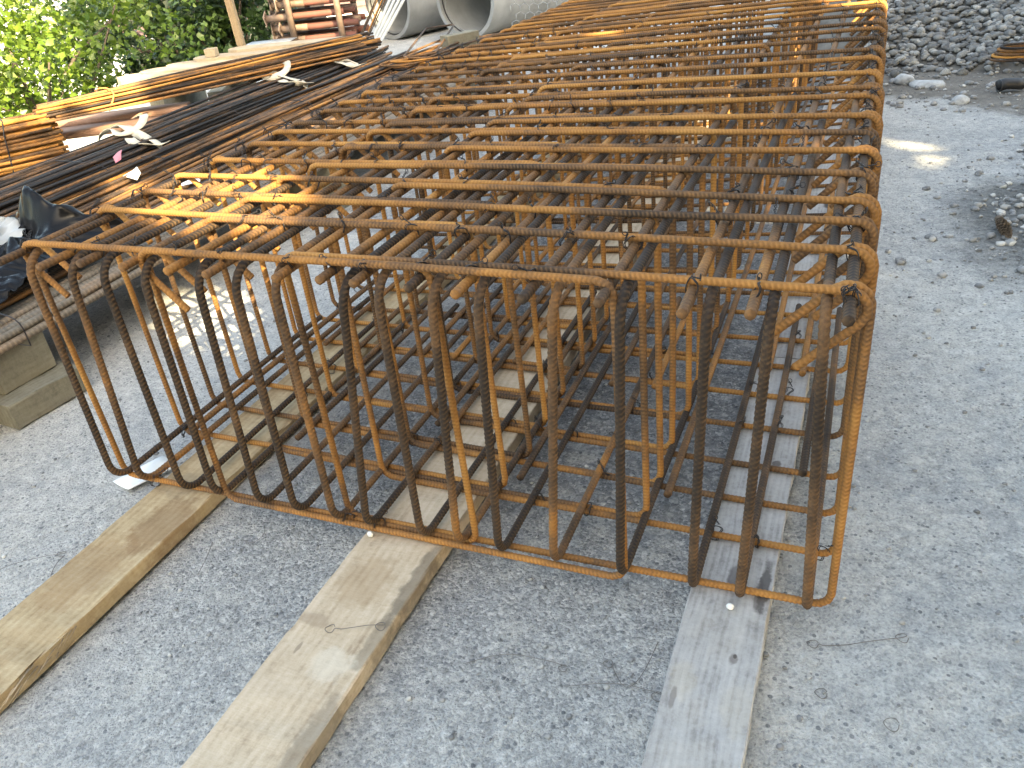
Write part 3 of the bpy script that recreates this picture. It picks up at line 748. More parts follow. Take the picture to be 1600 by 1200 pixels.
def card(name, label, cat, mat, pts4, th=0.0015, group=None):
    """a small card or sheet of paper given by four corners"""
    a, b, c, d = [Vector(q) for q in pts4]; mb = MB(); n = 7
    nrm = (b - a).cross(d - a).normalized(); V = []; rg = random.Random(len(label))
    for s in (1, -1):
        for i in range(n):
            for j in range(n):
                u, v = i / (n - 1), j / (n - 1)
                p = (a * (1 - u) + b * u) * (1 - v) + (d * (1 - u) + c * u) * v
                p = p + nrm * (s * th / 2 + 0.012 * math.sin(2.2 * u + 1) * math.sin(2.5 * v + len(label)))
                V.append(tuple(p))
    F = []
    for s in (0, 1):
        o = s * n * n
        for i in range(n - 1):
            for j in range(n - 1):
                q = [o + i*n + j, o + (i+1)*n + j, o + (i+1)*n + j+1, o + i*n + j+1]
                F.append(q if s == 0 else q[::-1])
    N2 = n * n
    for i in range(n - 1):
        F += [[i*n, N2 + i*n, N2 + (i+1)*n, (i+1)*n], [i*n + n-1, (i+1)*n + n-1, N2 + (i+1)*n + n-1, N2 + i*n + n-1], [i, i + 1, N2 + i + 1, N2 + i], [(n-1)*n + i, N2 + (n-1)*n + i, N2 + (n-1)*n + i + 1, (n-1)*n + i + 1]]
    return tag(obj(name, mesh(name, V, np.array(F)), mat), label, cat, group)
zt = ZP + .10
card('paper_tag', 'crumpled white paper tag on the brown bars left of the cage', 'tag', M['white'], [(-1.66, 1.84, zt + .03), (-1.57, 1.84, zt + .015), (-1.57, 1.88, zt + .04), (-1.63, 1.92, zt + .07)])
card('pink_tag', 'small pink card tag lying on dark bars near white slings', 'tag', M['pink'], [(-2.04, 2.15, zt + .05), (-1.92, 2.05, zt + .04), (-1.90, 2.08, zt + .055), (-2.0, 2.2, zt + .065)])
card('paper_label', 'flat white label on the thin dark bars beside the cage', 'label', M['white'], [(-1.33, 1.80, zt - .005), (-1.20, 1.90, zt - .005), (-1.24, 1.94, zt), (-1.38, 1.84, zt)])
card('paper_scrap', 'white paper scrap on the ground at the left front corner of the cage', 'paper', M['white'], [(-0.10, 0.03, .006), (0.0, 0.0, .006), (0.07, 0.14, .008), (-0.005, 0.16, .01)])

# black plastic sheet crumpled over the bars
n1, n2 = 110, 80
uu, vv = np.meshgrid(np.linspace(0, 1, n1), np.linspace(0, 1, n2), indexing='ij')
def ridge(x, y, sd): return 1 - np.abs(2 * vnoise(x, y, sd) - 1)
SX = -1.52 + 0.60 * vv + .05 * np.sin(5 * uu + 2 * vv); SY = 0.12 + 0.98 * uu + 0.06 * np.sin(7 * vv)
q1 = uu * 3.1 + .8 * vnoise(uu * 3, vv * 3, 31); q2 = vv * 2.4 + .8 * vnoise(uu * 3, vv * 3, 32)
SZ = 0.325 + 0.10 * ridge(q1, q2, 41) ** 1.5 + 0.055 * ridge(q1 * 2.7, q2 * 2.7 + uu * 2, 42) + 0.022 * ridge(q1 * 7, q2 * 6, 43) + .03 * np.sin(4 * uu + 5 * vv)
flap = np.clip(1 - np.abs(uu - .90 - .25 * (vv - .5)) / .07, 0, 1) * np.clip(1 - np.abs(vv - .5) / .3, 0, 1); SZ += 0.16 * flap ** .8
edge = np.clip((vv - .72) / .28, 0, 1); SZ -= 0.08 * edge; SX += .05 * edge
Pv = np.stack([SX, SY, SZ], -1); th = np.array([0, 0, -0.003])
V = np.vstack([Pv.reshape(-1, 3), (Pv + th).reshape(-1, 3)])
i = (np.arange(n1 - 1)[:, None] * n2 + np.arange(n2 - 1)[None, :]).reshape(-1)
F = np.stack([i, i + n2, i + n2 + 1, i + 1], -1); N0 = n1 * n2
ring = [k for k in range(n2)] + [k * n2 + n2 - 1 for k in range(1, n1)] + [(n1 - 1) * n2 + k for k in range(n2 - 2, -1, -1)] + [k * n2 for k in range(n1 - 2, 0, -1)]
R2 = np.array([[a, b, b + N0, a + N0] for a, b in zip(ring, ring[1:] + ring[:1])])
tag(obj('plastic_sheet', mesh('plastic_sheet', V, np.vstack([F, (F + N0)[:, ::-1], R2])), M['sheet']), 'crumpled glossy black plastic sheet thrown over the bars at the left', 'plastic sheet')

# pale film crumpled on the black sheet
nf = 26
a_, b_ = np.meshgrid(np.linspace(0, 1, nf), np.linspace(0, 1, nf), indexing='ij')
fx = -1.40 + .20 * a_ + .05 * np.sin(6 * b_); fy = .50 + .40 * b_ + .10 * np.sin(4 * a_)
fz = .475 + .05 * ridge(a_ * 3, b_ * 3, 61) + .03 * ridge(a_ * 7, b_ * 6, 62) - .06 * a_ - .10 * np.abs(b_ - .5)
Pf = np.stack([fx, fy, fz], -1).reshape(-1, 3); i = (np.arange(nf - 1)[:, None] * nf + np.arange(nf - 1)[None, :]).reshape(-1)
F = np.stack([i, i + nf, i + nf + 1, i + 1], -1); n_ = nf * nf
tag(obj('plastic_film', mesh('plastic_film', np.vstack([Pf, Pf - (0, 0, .002)]), np.vstack([F, (F + n_)[:, ::-1]])), M['film']), 'pale crumpled plastic film lying on the black plastic sheet', 'plastic film')

# timber blocks carrying the bundles
def block(label, x, y, z, lx, ly, lz, yaw, mat='wood_block', seed=0, name='timber_block'):
    o = obj(name, soft_box(name, lx, ly, lz, 0.005, (1, 4, 1), 0.002, seed), M[mat], None, (x, y, z), (0, 0, yaw))
    return tag(o, label, 'timber block', 'timber blocks')
block('wider timber block on the ground, lower of the two below the grey bars', -0.83, 0.20, -0.004, 0.27, 0.30, 0.098, -0.10, seed=5)
block('upper timber block stacked on the lower one below the grey bars', -0.90, 0.25, 0.0945, 0.24, 0.22, 0.153, -0.04, seed=6)
def sleeper(label, x, y, ln, yaw, seed):
    o = obj('timber_sleeper', soft_box('timber_sleeper', .12, ln, ZP + .004, 0.005, (1, 6, 1), 0.003, seed), M['wood_block'], None, (x, y, -.006), (0, 0, yaw))
    return tag(o, label, 'timber', 'timbers below the bar bundles')
sleeper('timber below the bars behind the two stacked blocks', -1.12, 0.30, 1.6, PI / 2, 7)
sleeper('timber below the middle of the bars, in shadow beside the cage', -0.78, 2.55, 2.0, PI / 2, 8)
sleeper('timber below the far ends of the bars', -1.0, 4.9, 1.9, PI / 2, 9)
block('pale square timber block lying on the bent bars beyond the cage', -1.60, 5.70, 0.34, 0.13, 0.34, 0.12, -0.55, 'wood_block', 11, 'timber_offcut')

# bent bars heaped behind the bundles
t = thing('bent_bar_heap', 'heap of bent thin orange bars below the pale timber block', 'bent bars', (-1.72, 4.98, 0.05), -0.12)
def link_path(w, h, r=.04):
    p = arc(w - r, h - r, r, 90, 0, 5) + arc(w - r, r, r, 0, -90, 5) + arc(r, r, r, 270, 180, 5) + arc(r, h - r, r, 180, 90, 5)
    return np.array([(x, 0, z) for x, z in p + p[:1]])
lm = [mesh('bent_bar', *tube(link_path(.22 + .03 * q, 1.15), 0.0095, 5)) for q in range(3)]
for q, m_ in enumerate(lm): m_.materials.append(M['orange'] if q == 1 else M['brown'])
for k in range(44):
    obj('bent_bar', lm[k % 3], None, t, (random.uniform(-.16, .16), random.uniform(-.25, .15), 0.02 + 0.0078 * k), (PI / 2 * -1 + random.gauss(0, .04), random.gauss(0, .03), random.gauss(0, .16)))

# ------------------------------------------------------------------ formwork boards, post, panel stack
bp_ = [(-4.24, 4.39, .40), (-4.12, 4.56, .41), (-4.10, 4.87, .40), (-3.92, 5.05, .42), (-3.72, 5.32, .44)]
def stadium(name, ln, w, h):
    out = [(-(w/2) * math.sin(a), -(w / 2) * math.cos(a)) for a in np.linspace(0, PI, 9)] + [(ln, w / 2), (ln, -w / 2)]
    n = len(out); V = [(x, y, z) for z in (0, h) for x, y in out]
    F = [tuple(range(n)), tuple(range(2 * n - 1, n - 1, -1))] + [(k, n + k, n + (k + 1) % n, (k + 1) % n) for k in range(n)]
    return mesh(name, V, F, False)
ws = ['lowest and leftmost', 'second from the left', 'third from the left', 'fourth from the left', 'rightmost and highest']
for k, (x, y, z) in enumerate(bp_):
    o = obj('formwork_board', stadium('formwork_board', 1.15, .26, .10), M['wood_x'], None, (x + .10, y + .10, z - .06 + k * .004), (0, 0, 0.26))
    tag(o, 'pale round-ended formwork board, %s of the staggered row' % ws[k], 'formwork board', 'round-ended formwork boards')
for k, (x, y) in enumerate(((-3.98, 4.88), (-3.45, 5.0))):
    o = obj('timber_bearer', soft_box('timber_bearer', .12, 1.5, .335, .005, (1, 5, 1), .003, 40 + k), M['wood_block'], None, (x + .4, y - .75, -.005), (0, 0, .50))
    tag(o, 'rough timber bearer below the round-ended formwork boards, ' + ('nearer to the sunlit stack' if k == 0 else 'nearer to the black bars'), 'timber', 'timbers below the formwork boards')
o = obj('timber_offcut', soft_box('timber_offcut', .10, .09, .07), M['wood_x'], None, (-3.72, 5.08, .476), (0, 0, .3)); tag(o, 'small pale offcut standing on a round-ended formwork board', 'timber block')
for k, (x, y, z) in enumerate(((-3.42, 3.52, .29), (-3.28, 3.28, .26))):
    o = obj('reddish_board', MB().box(-.55, .55, -.125, .125, 0, .045).mesh('reddish_board', False), M['wood_pink'], None, (x, y, z), (0, 0, .47))
    tag(o, ('reddish board below the askew bundle, farther of the pair' if k == 0 else 'reddish board below the askew bundle, nearer and lower of the pair'), 'board', 'reddish boards beside the sunlit stack')
o = obj('timber_bearer', soft_box('timber_bearer', .14, .8, .252, .005, (1, 4, 1), .003, 50), M['wood_block'], None, (-3.0, 3.1, -.004), (0, 0, .47)); tag(o, 'timber bearer on the ground below the reddish boards', 'timber', 'timbers below the formwork boards')
t = obj('support_post', soft_box('support_post', .070, .060, 3.2, .004, (1, 3, 1), .001), M['post'], None, (-3.72, 5.55, 0.0), (0.02, -0.02, .3)); tag(t, 'slender upright timber post behind the formwork boards', 'post')

t = thing('steel_panel_stack', 'stack of pale perforated steel planks left of the red props', 'steel planks', (-5.0, 7.45, 0), .32)
for k in range(4):
    mb = MB(); lx = .56; zz = .04 + k * .068
    mb.box(0, lx, -.5, -.497, 0, .012).box(0, lx, -.5, -.497, .05, .062).box(0, lx, -.497, -.2, .058, .062)
    for q in range(7): mb.box(lx * q / 6.5, lx * q / 6.5 + .035, -.5, -.497, .012, .05)
    obj('steel_plank', mb.mesh('steel_plank', False), M['zinc'], t, (random.uniform(-.06, .06), random.uniform(-.04, .04), zz))
mb = MB().box(0, .08, -.48, -.2, 0, .038).box(.45, .53, -.48, -.2, 0, .038); obj('bearer', mb.mesh('bearer', False), M['wood_block'], t)

# steel props -------------------------------------------------------
PX, PY, PA = -5.35, 8.42, .30
pr = thing('prop_rack', 'rusty steel rack holding the stacked red props', 'rack', (PX, PY, 0), PA)
for (x, y) in ((.28, -.40), (.28, .40), (.92, -.40), (.92, .40)):
    obj('upright', MB().box(x - .035, x + .035, y - .03, y + .03, 0, 1.02).mesh('upright', False), M['prop_steel'], pr)
for x in (.28, .92): obj('cross_bar', MB().box(x - .034, x + .034, -.369, .369, .04, .10).mesh('cross_bar', False), M['prop_steel'], pr)
tubes = [mesh('tube', *tube([(x, 0, 0) for x in np.linspace(0.01, 1.05, 6)], .040, 12)) for _ in range(2)]
tubes[0].materials.append(M['prop_red']); tubes[1].materials.append(M['prop_steel'])
inner = mesh('inner_tube', *tube([(x, 0, 0) for x in np.linspace(0.0, .36, 4)], .0425, 12)); inner.materials.append(M['prop_steel'])
def plate_mesh():
    # square plate with a real hole
    n = 16; V = []; s = .074
    for xx in (0, .010):
        for k in range(n):
            a = 2 * PI * k / n + PI / 4; c, d = math.cos(a), math.sin(a); m_ = max(abs(c), abs(d)); V.append((xx, s * c / m_, s * d / m_))
        for k in range(n):
            a = 2 * PI * k / n + PI / 4; V.append((xx, .022 * math.cos(a), .022 * math.sin(a)))
    F = []
    for k in range(n):
        k2 = (k + 1) % n
        F += [(k, k2, n + k2, n + k), (2*n + k, 3*n + k, 3*n + k2, 2*n + k2), (k, 2*n + k, 2*n + k2, k2), (n + k, n + k2, 3*n + k2, 3*n + k)]
    me = mesh('end_plate', V, np.array(F), False); me.materials.append(M['plate']); return me
pm = plate_mesh()
Mpr = Matrix.Translation((PX, PY, 0)) @ Matrix.Rotation(PA, 4, 'Z')
lw = ('lowest', 'second lowest', 'third lowest', 'third highest', 'second highest', 'highest'); cw = ('frontmost', 'second', 'third', 'fourth', 'rearmost')
for lay in range(6):
    for c in range(5):
        x0 = random.uniform(-.10, .08) + (.16 if c == 0 and lay % 2 else 0); y = -.28 + c * .14 + random.uniform(-.012, .012); z = .165 + lay * .142
        red = random.random() < .72
        p = thing('steel_prop', '%s steel prop, %s in the %s layer of the rack' % ('red' if red else 'brown', cw[c], lw[lay]), 'steel prop', Mpr @ Vector((x0, y, z)), PA + random.gauss(0, .012), 'steel props stacked in the rack')
        obj('tube', tubes[0 if red else 1], None, p)
        if random.random() < .75: obj('inner_tube', inner, None, p, (.012, 0, 0))
        obj('end_plate', pm, None, p, (0, 0, 0), (random.uniform(-.8, .8), 0, random.gauss(0, .03)))

# concrete pipes ----------------------------------------------------
def pipe(label, mx, my, r, ln, yaw):
    t = thing('concrete_pipe', label, 'concrete pipe', (mx, my, r - .01), yaw, 'concrete pipes')
    n = 56; ri = r - .075
    prof = [(ri, .09), (ri + .022, .085), (ri + .022, .0), (r - .006, .0), (r, .012), (r, ln), (ri, ln)]
    ths = np.linspace(0, 2 * PI, n, endpoint=False); V = []
    for (q, y) in prof:
        for a in ths: V.append((q * math.cos(a), y, q * math.sin(a)))
    K = len(prof); F = []
    for a in range(K):
        b = (a + 1) % K
        for k in range(n): F.append((a*n + k, a*n + (k+1) % n, b*n + (k+1) % n, b*n + k))
    me = mesh('barrel', V, np.array(F), True)
    for p_ in me.polygons: p_.use_smooth = True
    try: me.set_sharp_from_angle(angle=math.radians(35))
    except Exception: pass
    obj('barrel', me, M['concrete'], t)
    obj('joint_seal', mesh('joint_seal', *tube([((ri + .012) * math.cos(a), .05, (ri + .012) * math.sin(a)) for a in np.linspace(0, 2 * PI, 49)], .008, 6)), M['rubber'], t)
    return t
pipe('wide grey concrete pipe nearer the cage, open end facing the camera', -2.76, 8.70, .46, 2.6, -.24)
pipe('grey concrete pipe beside the stacked props with sunlight inside', -4.06, 9.05, .46, 2.6, -.36)

# leaning strips and rods in front of the pipes
t = thing('strip_bundle', 'thin rods and white plastic strips leaning in front of the concrete pipes', 'rod bundle', (-3.40, 7.0, .02))
for k in range(9):
    a = np.array([random.uniform(-.13, .02), random.uniform(-.05, .05), 0]); d = np.array([.46 + random.gauss(0, .02), .60, 1.0 + random.gauss(0, .02)])
    obj('rod', mesh('rod', *tube([a + d * s for s in np.linspace(0, 1.5, 5)], .007, 5)), M['brown'], t)
for k in range(4):
    a = np.array([.04 + .03 * k, .02, .0]); d = np.array([.46 + .03 * k, .58, 1.0 - .02 * k])
    ribbon(np.array([a + d * s + np.array([0, 0, -.04 * math.sin(s * 2)]) for s in np.linspace(0, 1.45, 7)]), .034, .005, M['film'], 'plastic_strip', t, up=(.3, -1, .4))

# chicken wire roll end beyond the cage
mb = MB(); hx = .05
for a in range(7):
    for b in range(6):
        cx = a * hx * 1.732 + (hx * .866 if b % 2 else 0); cz = b * hx * 1.5
        for e in (30, 90, 150):
            p0 = (cx + hx * math.cos(math.radians(e)), 0, cz + hx * math.sin(math.radians(e))); p1 = (cx + hx * math.cos(math.radians(e + 60)), 0, cz + hx * math.sin(math.radians(e + 60)))
            q0 = [p0[0], .06 * math.sin(p0[0] * 7), p0[2]]; q1 = [p1[0], .06 * math.sin(p1[0] * 7), p1[2]]
            mb.tube([q0, q1], .0028, seg=4)
o = obj('chicken_wire', mb.mesh('chicken_wire'), M['zinc'], None, (-1.15, 6.35, .28), (-.35, 0, .35)); tag(o, 'curled piece of hexagonal chicken wire at the far left of the cage', 'wire mesh')

# ------------------------------------------------------------------ right side: rubble, bent bars, lumps
heap = thing('rubble_heap', 'heap of grey rounded stones beyond the right side of the cage', 'rubble heap', (3.0, 7.6, 0))
def hz(x, y):
    e = y - 5.95 + 0.25 * (x - 2.2)
    return np.where(e > 0, np.minimum(1.15, .50 * e + .06 * (vnoise(x * 2, y * 2, 9) - .5)), -.05)
hx_ = np.linspace(1.2, 6.5, 50); hy_ = np.linspace(5.2, 11, 60); A, B = np.meshgrid(hx_, hy_)
Zh = hz(A, B); Zh = np.where(B > 10.7, -.1, Zh)
i = (np.arange(59)[:, None] * 50 + np.arange(49)[None, :]).reshape(-1)
obj('heap_core', mesh('heap_core', np.stack([A - 3.0, B - 7.6, Zh - .02], -1).reshape(-1, 3), np.stack([i, i + 1, i + 51, i + 50], -1)), plain('heap_fines', (0.13, 0.125, 0.115), .95, .4, 9, bump=.6), heap)
cnt = 0; cand = []
while cnt < 520:
    x, y = U(2.0, 3.7), U(5.7, 7.35)
    s = .015 + .034 * RNG.random() ** 2.0
    z = float(hz(np.array(x), np.array(y)))
    if z < 0:
        if RNG.random() < .7: continue
        z = 0
    cand.append((s, x, y, z)); cnt += 1
cand.sort(reverse=True)
for (s, x, y, z) in cand[:299]:
    o = obj('stone', rock_meshes[RNG.integers(10)], None, heap, (x - 3.0, y - 7.6, z + s * .25), tuple(U(-.5, .5, 2)) + (U(0, 6.3),), (s, s, s))
rest = cand[299:] + [(0.018 + .030 * RNG.random() ** 1.5, (q := U(1.9, 4.6)), (w_ := U(5.85, 8.6)), max(0, float(hz(np.array(q), np.array(w_))))) for _ in range(6000)]
VV = []; FF = []; n = 0
bs = [rockverts(ICO0[0], RNG) for _ in range(8)]
for (s, x, y, z) in rest:
    b = bs[RNG.integers(8)]; VV.append(b * s + (x - 3.0, y - 7.6, z + s * .2)); FF.append(ICO0[1] + n); n += len(b)
tag(obj('small_stones', mesh('small_stones', np.vstack(VV), np.vstack(FF), False), M['heap_small'], heap), kind='stuff')

t = thing('bent_bar_links', 'flat stack of rusty bent bars lying before the rubble at the right edge', 'bent bars', (2.76, 5.72, .10), .05)
for q in range(5):
    r_ = .085; P = [(.9, .17, 0)] + [(r_ + r_ * math.cos(a), r_ * math.sin(a), 0) for a in np.linspace(PI / 2, 1.5 * PI, 9)] + [(.9, -.13, 0)]
    P = np.array(P) + (0.015 * q, 0.01 * (q % 2), .02 * q); P[0, 2] += .01
    obj('bent_bar', mesh('bent_bar', *tube(P, .009, 6)), M['orange'] if q % 2 else M['brown'], t)
lump = lambda name, label, cat, x, y, s, mat, grp=None, fl=.6: tag(obj(name, mesh(name, rockverts(ico(2)[0], RNG, .5, fl) * s, ico(2)[1]), mat, None, (x, y, s * fl * .45), (0, 0, U(0, 6))), label, cat, grp)
lump('concrete_lump', 'broad pale crumbly concrete lump lying before the rubble', 'concrete lump', 2.37, 5.36, .12, M['stone_white'], 'pale lumps before the rubble', .28)
lump('concrete_lump', 'smaller pale lump left of the broad crumbly concrete lump', 'concrete lump', 2.22, 5.50, .075, M['stone_white'], 'pale lumps before the rubble')
lump('concrete_lump', 'pale stone on brown soil nearest the cage, right of the broad lump', 'stone', 2.53, 4.86, .06, M['stone_white'], 'pale lumps before the rubble')
t = thing('rubber_hose_scrap', 'black rubber scrap on brown soil at the right edge', 'rubber scrap', (2.84, 5.15, .0), .3)
t.scale = (.72, .72, .62)
mb = MB(); mb.tube([(-.09, 0, .06), (-.03, .01, .075), (.05, 0, .07), (.12, .01, .055)], .06, seg=12); obj('tube_piece', mb.mesh('tube_piece'), M['rubber'], t)
obj('end_band', mesh('end_band', *tube([(-.088, .062 * math.cos(a), .06 + .062 * math.sin(a)) for a in np.linspace(0, 2 * PI, 15)], .006, 5)), M['rubber'], t)

# pine cone: a spiral of overlapping scales on a core
t = thing('pine_cone', 'brown pine cone lying on dark stony soil at the right edge', 'pine cone', (2.555, 2.45, .036), 0)
t.rotation_euler = (PI / 2 + .12, 0.0, .19); t.scale = (.78, .78, 1.45)
obj('core', mesh('core', *tube([(0, 0, -.052), (0, 0, -.03), (0, 0, .02), (0, 0, .055)], .017, 8, taper=(1.1, .35))), M['cone'], t)
sc_v = [(-.007, 0, 0), (.007, 0, 0), (.009, .014, .004), (0, .020, .005), (-.009, .014, .004), (0, .010, .009)]
sc_f = [(0, 1, 5), (1, 2, 5), (2, 3, 5), (3, 4, 5), (4, 0, 5), (4, 3, 2, 1, 0)]
sm = mesh('cone_scale', sc_v, sc_f, False); sm.materials.append(M['cone'])
for k in range(90):
    f_ = k / 89; z = -.05 + .105 * f_; rr = .016 * math.sin(PI * (0.18 + .80 * f_)) + .002; a = k * 2.39996; s = .55 + .55 * math.sin(PI * (0.15 + .8 * f_))
    obj('cone_scale', sm, None, t, (rr * -math.sin(a), rr * math.cos(a), z), (.55, 0, a), (s, s, s))

# snips of tie wire on the ground
def snip(label, P, grp='tie wire snips on the ground'):
    P = smooth_path(P, 2); P = np.array(P, float); P[:, 2] += [float(gz(a, b)) for a, b in P[:, :2]]
    tag(obj('wire_snip', mesh('wire_snip', *tube(P, .0009, 4)), M['snip']), label, 'wire', grp)
def ringp(x, y, r, n=9, z=.004): return [(x + r * math.cos(a), y + r * math.sin(a), z + .003 * math.sin(2 * a)) for a in np.linspace(.4, 2 * PI + .2, n)]
snip('wire snip with two loops on gravel right of the grey board', ringp(1.975, -.03, .012) + [(2.0, -.03, .004), (2.12, .02, .006)] + ringp(2.15, .035, .013))
snip('crossed wire snip with small loop left of the grey board', [(1.50, -.29, .004), (1.60, -.255, .012), (1.67, -.25, .004)] + ringp(1.69, -.26, .012))
snip('wire snip bent like a hook beside the left edge of the grey board', [(1.66, -.12, .004), (1.655, -.20, .012), (1.63, -.27, .004), (1.585, -.22, .006)] + ringp(1.57, -.205, .011))
snip('long thin wire on gravel between the middle and grey boards', [(1.27, -.30, .004), (1.35, -.245, .008), (1.46, -.235, .005)] + ringp(1.48, -.245, .01))
snip('curved wire with ring on pale ground left of the tan board', [(-.13, -.40, .004), (-.06, -.33, .016), (0.0, -.29, .006)] + ringp(.015, -.275, .012) + [(.05, -.34, .01), (.10, -.40, .004)])
P_ = ringp(.955, -.335, .012, z=.056) + [(.99, -.33, .056), (1.05, -.30, .06)] + ringp(1.065, -.295, .012, z=.056)
snip('thin wire with two loops lying across the broad pale board', P_)
snip('small wire ring on gravel right of the grey board', ringp(2.0, -.155, .012, 12))
snip('little wire ring low on the gravel near the bottom right', ringp(2.13, -.19, .014, 12))
snip('thin wire lying on gravel beside the tan board', [(.42, -.12, .004), (.455, -.18, .012), (.47, -.24, .004)])
snip('short curled wire on gravel beside the middle board', [(.52, -.02, .004), (.56, -.06, .015), (.54, -.10, .008), (.50, -.09, .004)])

# ------------------------------------------------------------------ trees and house in the background
def leaves_mesh(name, C, size, rg, up=.35):
    n = len(C)
    N = rg.normal(size=(n, 3)); N[:, 2] = np.abs(N[:, 2]) + up; N /= np.linalg.norm(N, axis=1)[:, None]
    T = np.cross(N, rg.normal(size=(n, 3))); T /= np.linalg.norm(T, axis=1)[:, None]; B = np.cross(N, T)
    s = (size * (.6 + .8 * rg.random(n)))[:, None]
    # a folded five-pointed leaf: stem, two lobes, tip
    pts = [(-.5, 0, 0), (-.12, .5, .06), (.08, .26, .03), (.62, 0, -.06), (.08, -.26, .03), (-.12, -.5, .06)]
    V = np.stack([C + s * (a * T + b * B + c * N) for a, b, c in pts], 1).reshape(-1, 3)
    i = np.arange(n)[:, None] * 6
    F = np.stack([np.hstack([i, i + 3, i + 2, i + 1]), np.hstack([i, i + 5, i + 4, i + 3])], 1).reshape(-1, 4)
    return mesh(name, V, F, False)
def tree(name, label, x, y, zb, h, crown, nleaf, size, mat, seed, trunk_r=.12, group=None, nclump=60, low=0.0):
    rg = np.random.default_rng(seed)
    t = thing(name, label, 'tree', (x, y, zb), 0, group)
    cx, cy, cz, rx, ry, rz = crown
    cl = rg.normal(size=(nclump, 3)); cl /= np.linalg.norm(cl, axis=1)[:, None]
    cl *= (rg.random(nclump) ** .45)[:, None]
    cl = cl * np.array([rx, ry, rz]) + (cx, cy, cz)
    mb = MB()
    mb.tube([(0, 0, -.15), (.03, .02, h * .25), (.0, .06, h * .55), (cx * .5, cy * .5, h)], trunk_r, seg=9, taper=(1.2, .3))
    for q in range(14):
        c = cl[q]; z0 = h * (.15 + .6 * rg.random()); a = np.array([.02, .03, min(z0, max(.2, c[2] - .2))])
        mb.tube([a, a * .5 + c * .5 + (0, 0, .12), c], trunk_r * .32, seg=5, taper=(1, .3))
    obj('trunk', mb.mesh('trunk'), M['bark'], t)
    k = rg.integers(0, nclump, nleaf)
    C = cl[k] + rg.normal(size=(nleaf, 3)) * np.array([.30, .30, .22]) * (.4 + .6 * rg.random((nclump, 1))[k]) * (rx / 2)
    obj('crown', leaves_mesh('crown', C, size, rg), mat, t)
    return t
tree('broadleaf_tree', 'bright sunlit broadleaf tree at the left behind the orange bars', -9.3, 7.4, -3.2, 3.6, (0, 0, 3.0, 2.4, 2.4, 2.3), 12500, .095, M['leaf'], 21, .12, None, 130)
tree('broadleaf_tree', 'sunlit bushy broadleaf tree farthest left with bare twigs showing', -11.6, 6.6, -3.3, 3.4, (0, 0, 2.9, 1.8, 1.8, 1.9), 8000, .105, M['leaf'], 24, .10, None, 60)
tree('dark_tree', 'dark dense tree behind the upright timber post', -8.75, 11.3, -3.0, 4.0, (0, 0, 3.0, 1.7, 1.8, 2.3), 15000, .11, M['leaf_dark'], 22, .14, None, 80)
tree('dark_tree', 'dark tree between the sunlit tree and the house roof', -11.9, 13.2, -3.4, 4.2, (0, 0, 3.0, 2.4, 2.2, 2.4), 13000, .12, M['leaf_dark'], 25, .14, None, 80)
tree('trunk_tree', 'thick grey bark tree trunk rising behind the stacked props', -6.35, 10.6, -.1, 5.0, (0, 0, 6.0, 2.0, 2.0, 1.6), 5000, .2, M['leaf_dark'], 23, .19, None, 50)

hs = thing('house', 'house with dark clay tile roof and pale wall beyond the trees', 'house', (-17.5, 25.5, -3.6), .42)
mb = MB().box(-5, 5, -3, 3, 0, 2.6); obj('wall', mb.mesh('wall', False), M['render'], hs)
rf = MB()
for sgn in (-1, 1):
    ang = math.radians(32)
    for c in range(13):
        d0 = c * .33
        y0 = sgn * (3.6 - d0 * math.cos(ang)); y1 = sgn * (3.6 - (d0 + .36) * math.cos(ang)); z0 = 2.45 + d0 * math.sin(ang); z1 = 2.45 + (d0 + .36) * math.sin(ang)
        V = [(-5.4, y0, z0 + .07), (5.4, y0, z0 + .07), (5.4, y1, z1 + .02), (-5.4, y1, z1 + .02), (-5.4, y0, z0), (5.4, y0, z0), (5.4, y1, z1 - .05), (-5.4, y1, z1 - .05)]
        rf.add(V, [[0, 1, 2, 3], [7, 6, 5, 4], [0, 4, 5, 1], [2, 6, 7, 3], [1, 5, 6, 2], [0, 3, 7, 4]])
roof = obj('roof', rf.mesh('roof', False), M['tile'], hs)
obj('gutter', mesh('gutter', *tube([(-5.4, -3.68, 2.42), (5.4, -3.68, 2.42)], .07, 8)), M['frame'], roof)
obj('chimney', MB().box(1, 1.6, -.5, .1, 3.6, 5.6).mesh('chimney', False), M['tile'], roof)
for x in (-3, 0, 3):
    w_ = obj('window', MB().box(x - .6, x + .6, -3.06, -3.003, .9, 2.1).mesh('window', False), M['frame'], hs)
    obj('pane', MB().box(x - .52, x - .03, -3.075, -3.062, .98, 2.02).box(x + .03, x + .52, -3.075, -3.062, .98, 2.02).mesh('pane', False), M['glass'], w_)

# ------------------------------------------------------------------ unseen trees behind the camera, shaped to shade the yard
wv = np.array([0.798, -0.603]); hv = np.array([0.603, 0.798])
S3 = np.array(SUN)
holes = [((0.30, 0.45, .79), .16), ((-0.62, 1.13, .0), .13), ((0.12, .52, .78), .10), ((1.53, 1.37, 0), .01), ((1.62, 1.85, .45), -.02), ((1.95, 1.06, .72), .0), ((-5.0, 8.7, .55), .16), ((-4.75, 8.45, .22), .12), ((-5.35, 8.4, .3), .16), ((-1.9, 9.6, .75), .10), ((-4.75, 7.05, .15), .10), 
         ((2.2, 3.92, 0), -.02), ((2.32, 3.5, 0), -.03), ((2.0, 3.5, .8), .10), ((-2.0, 5.75, .3), .12), ((-1.25, 3.2, .34), .09), ((-4.3, 9.35, .35), .16), ((-1.55, 1.75, .35), .07), ((.75, 2.9, .8), -.02), ((1.75, 2.35, .2), -.02)]
holes.append(((-0.35, 0.95, .25), .13))
trees_u = (-2.6, 0.7, 4.0, 7.3, 10.6)
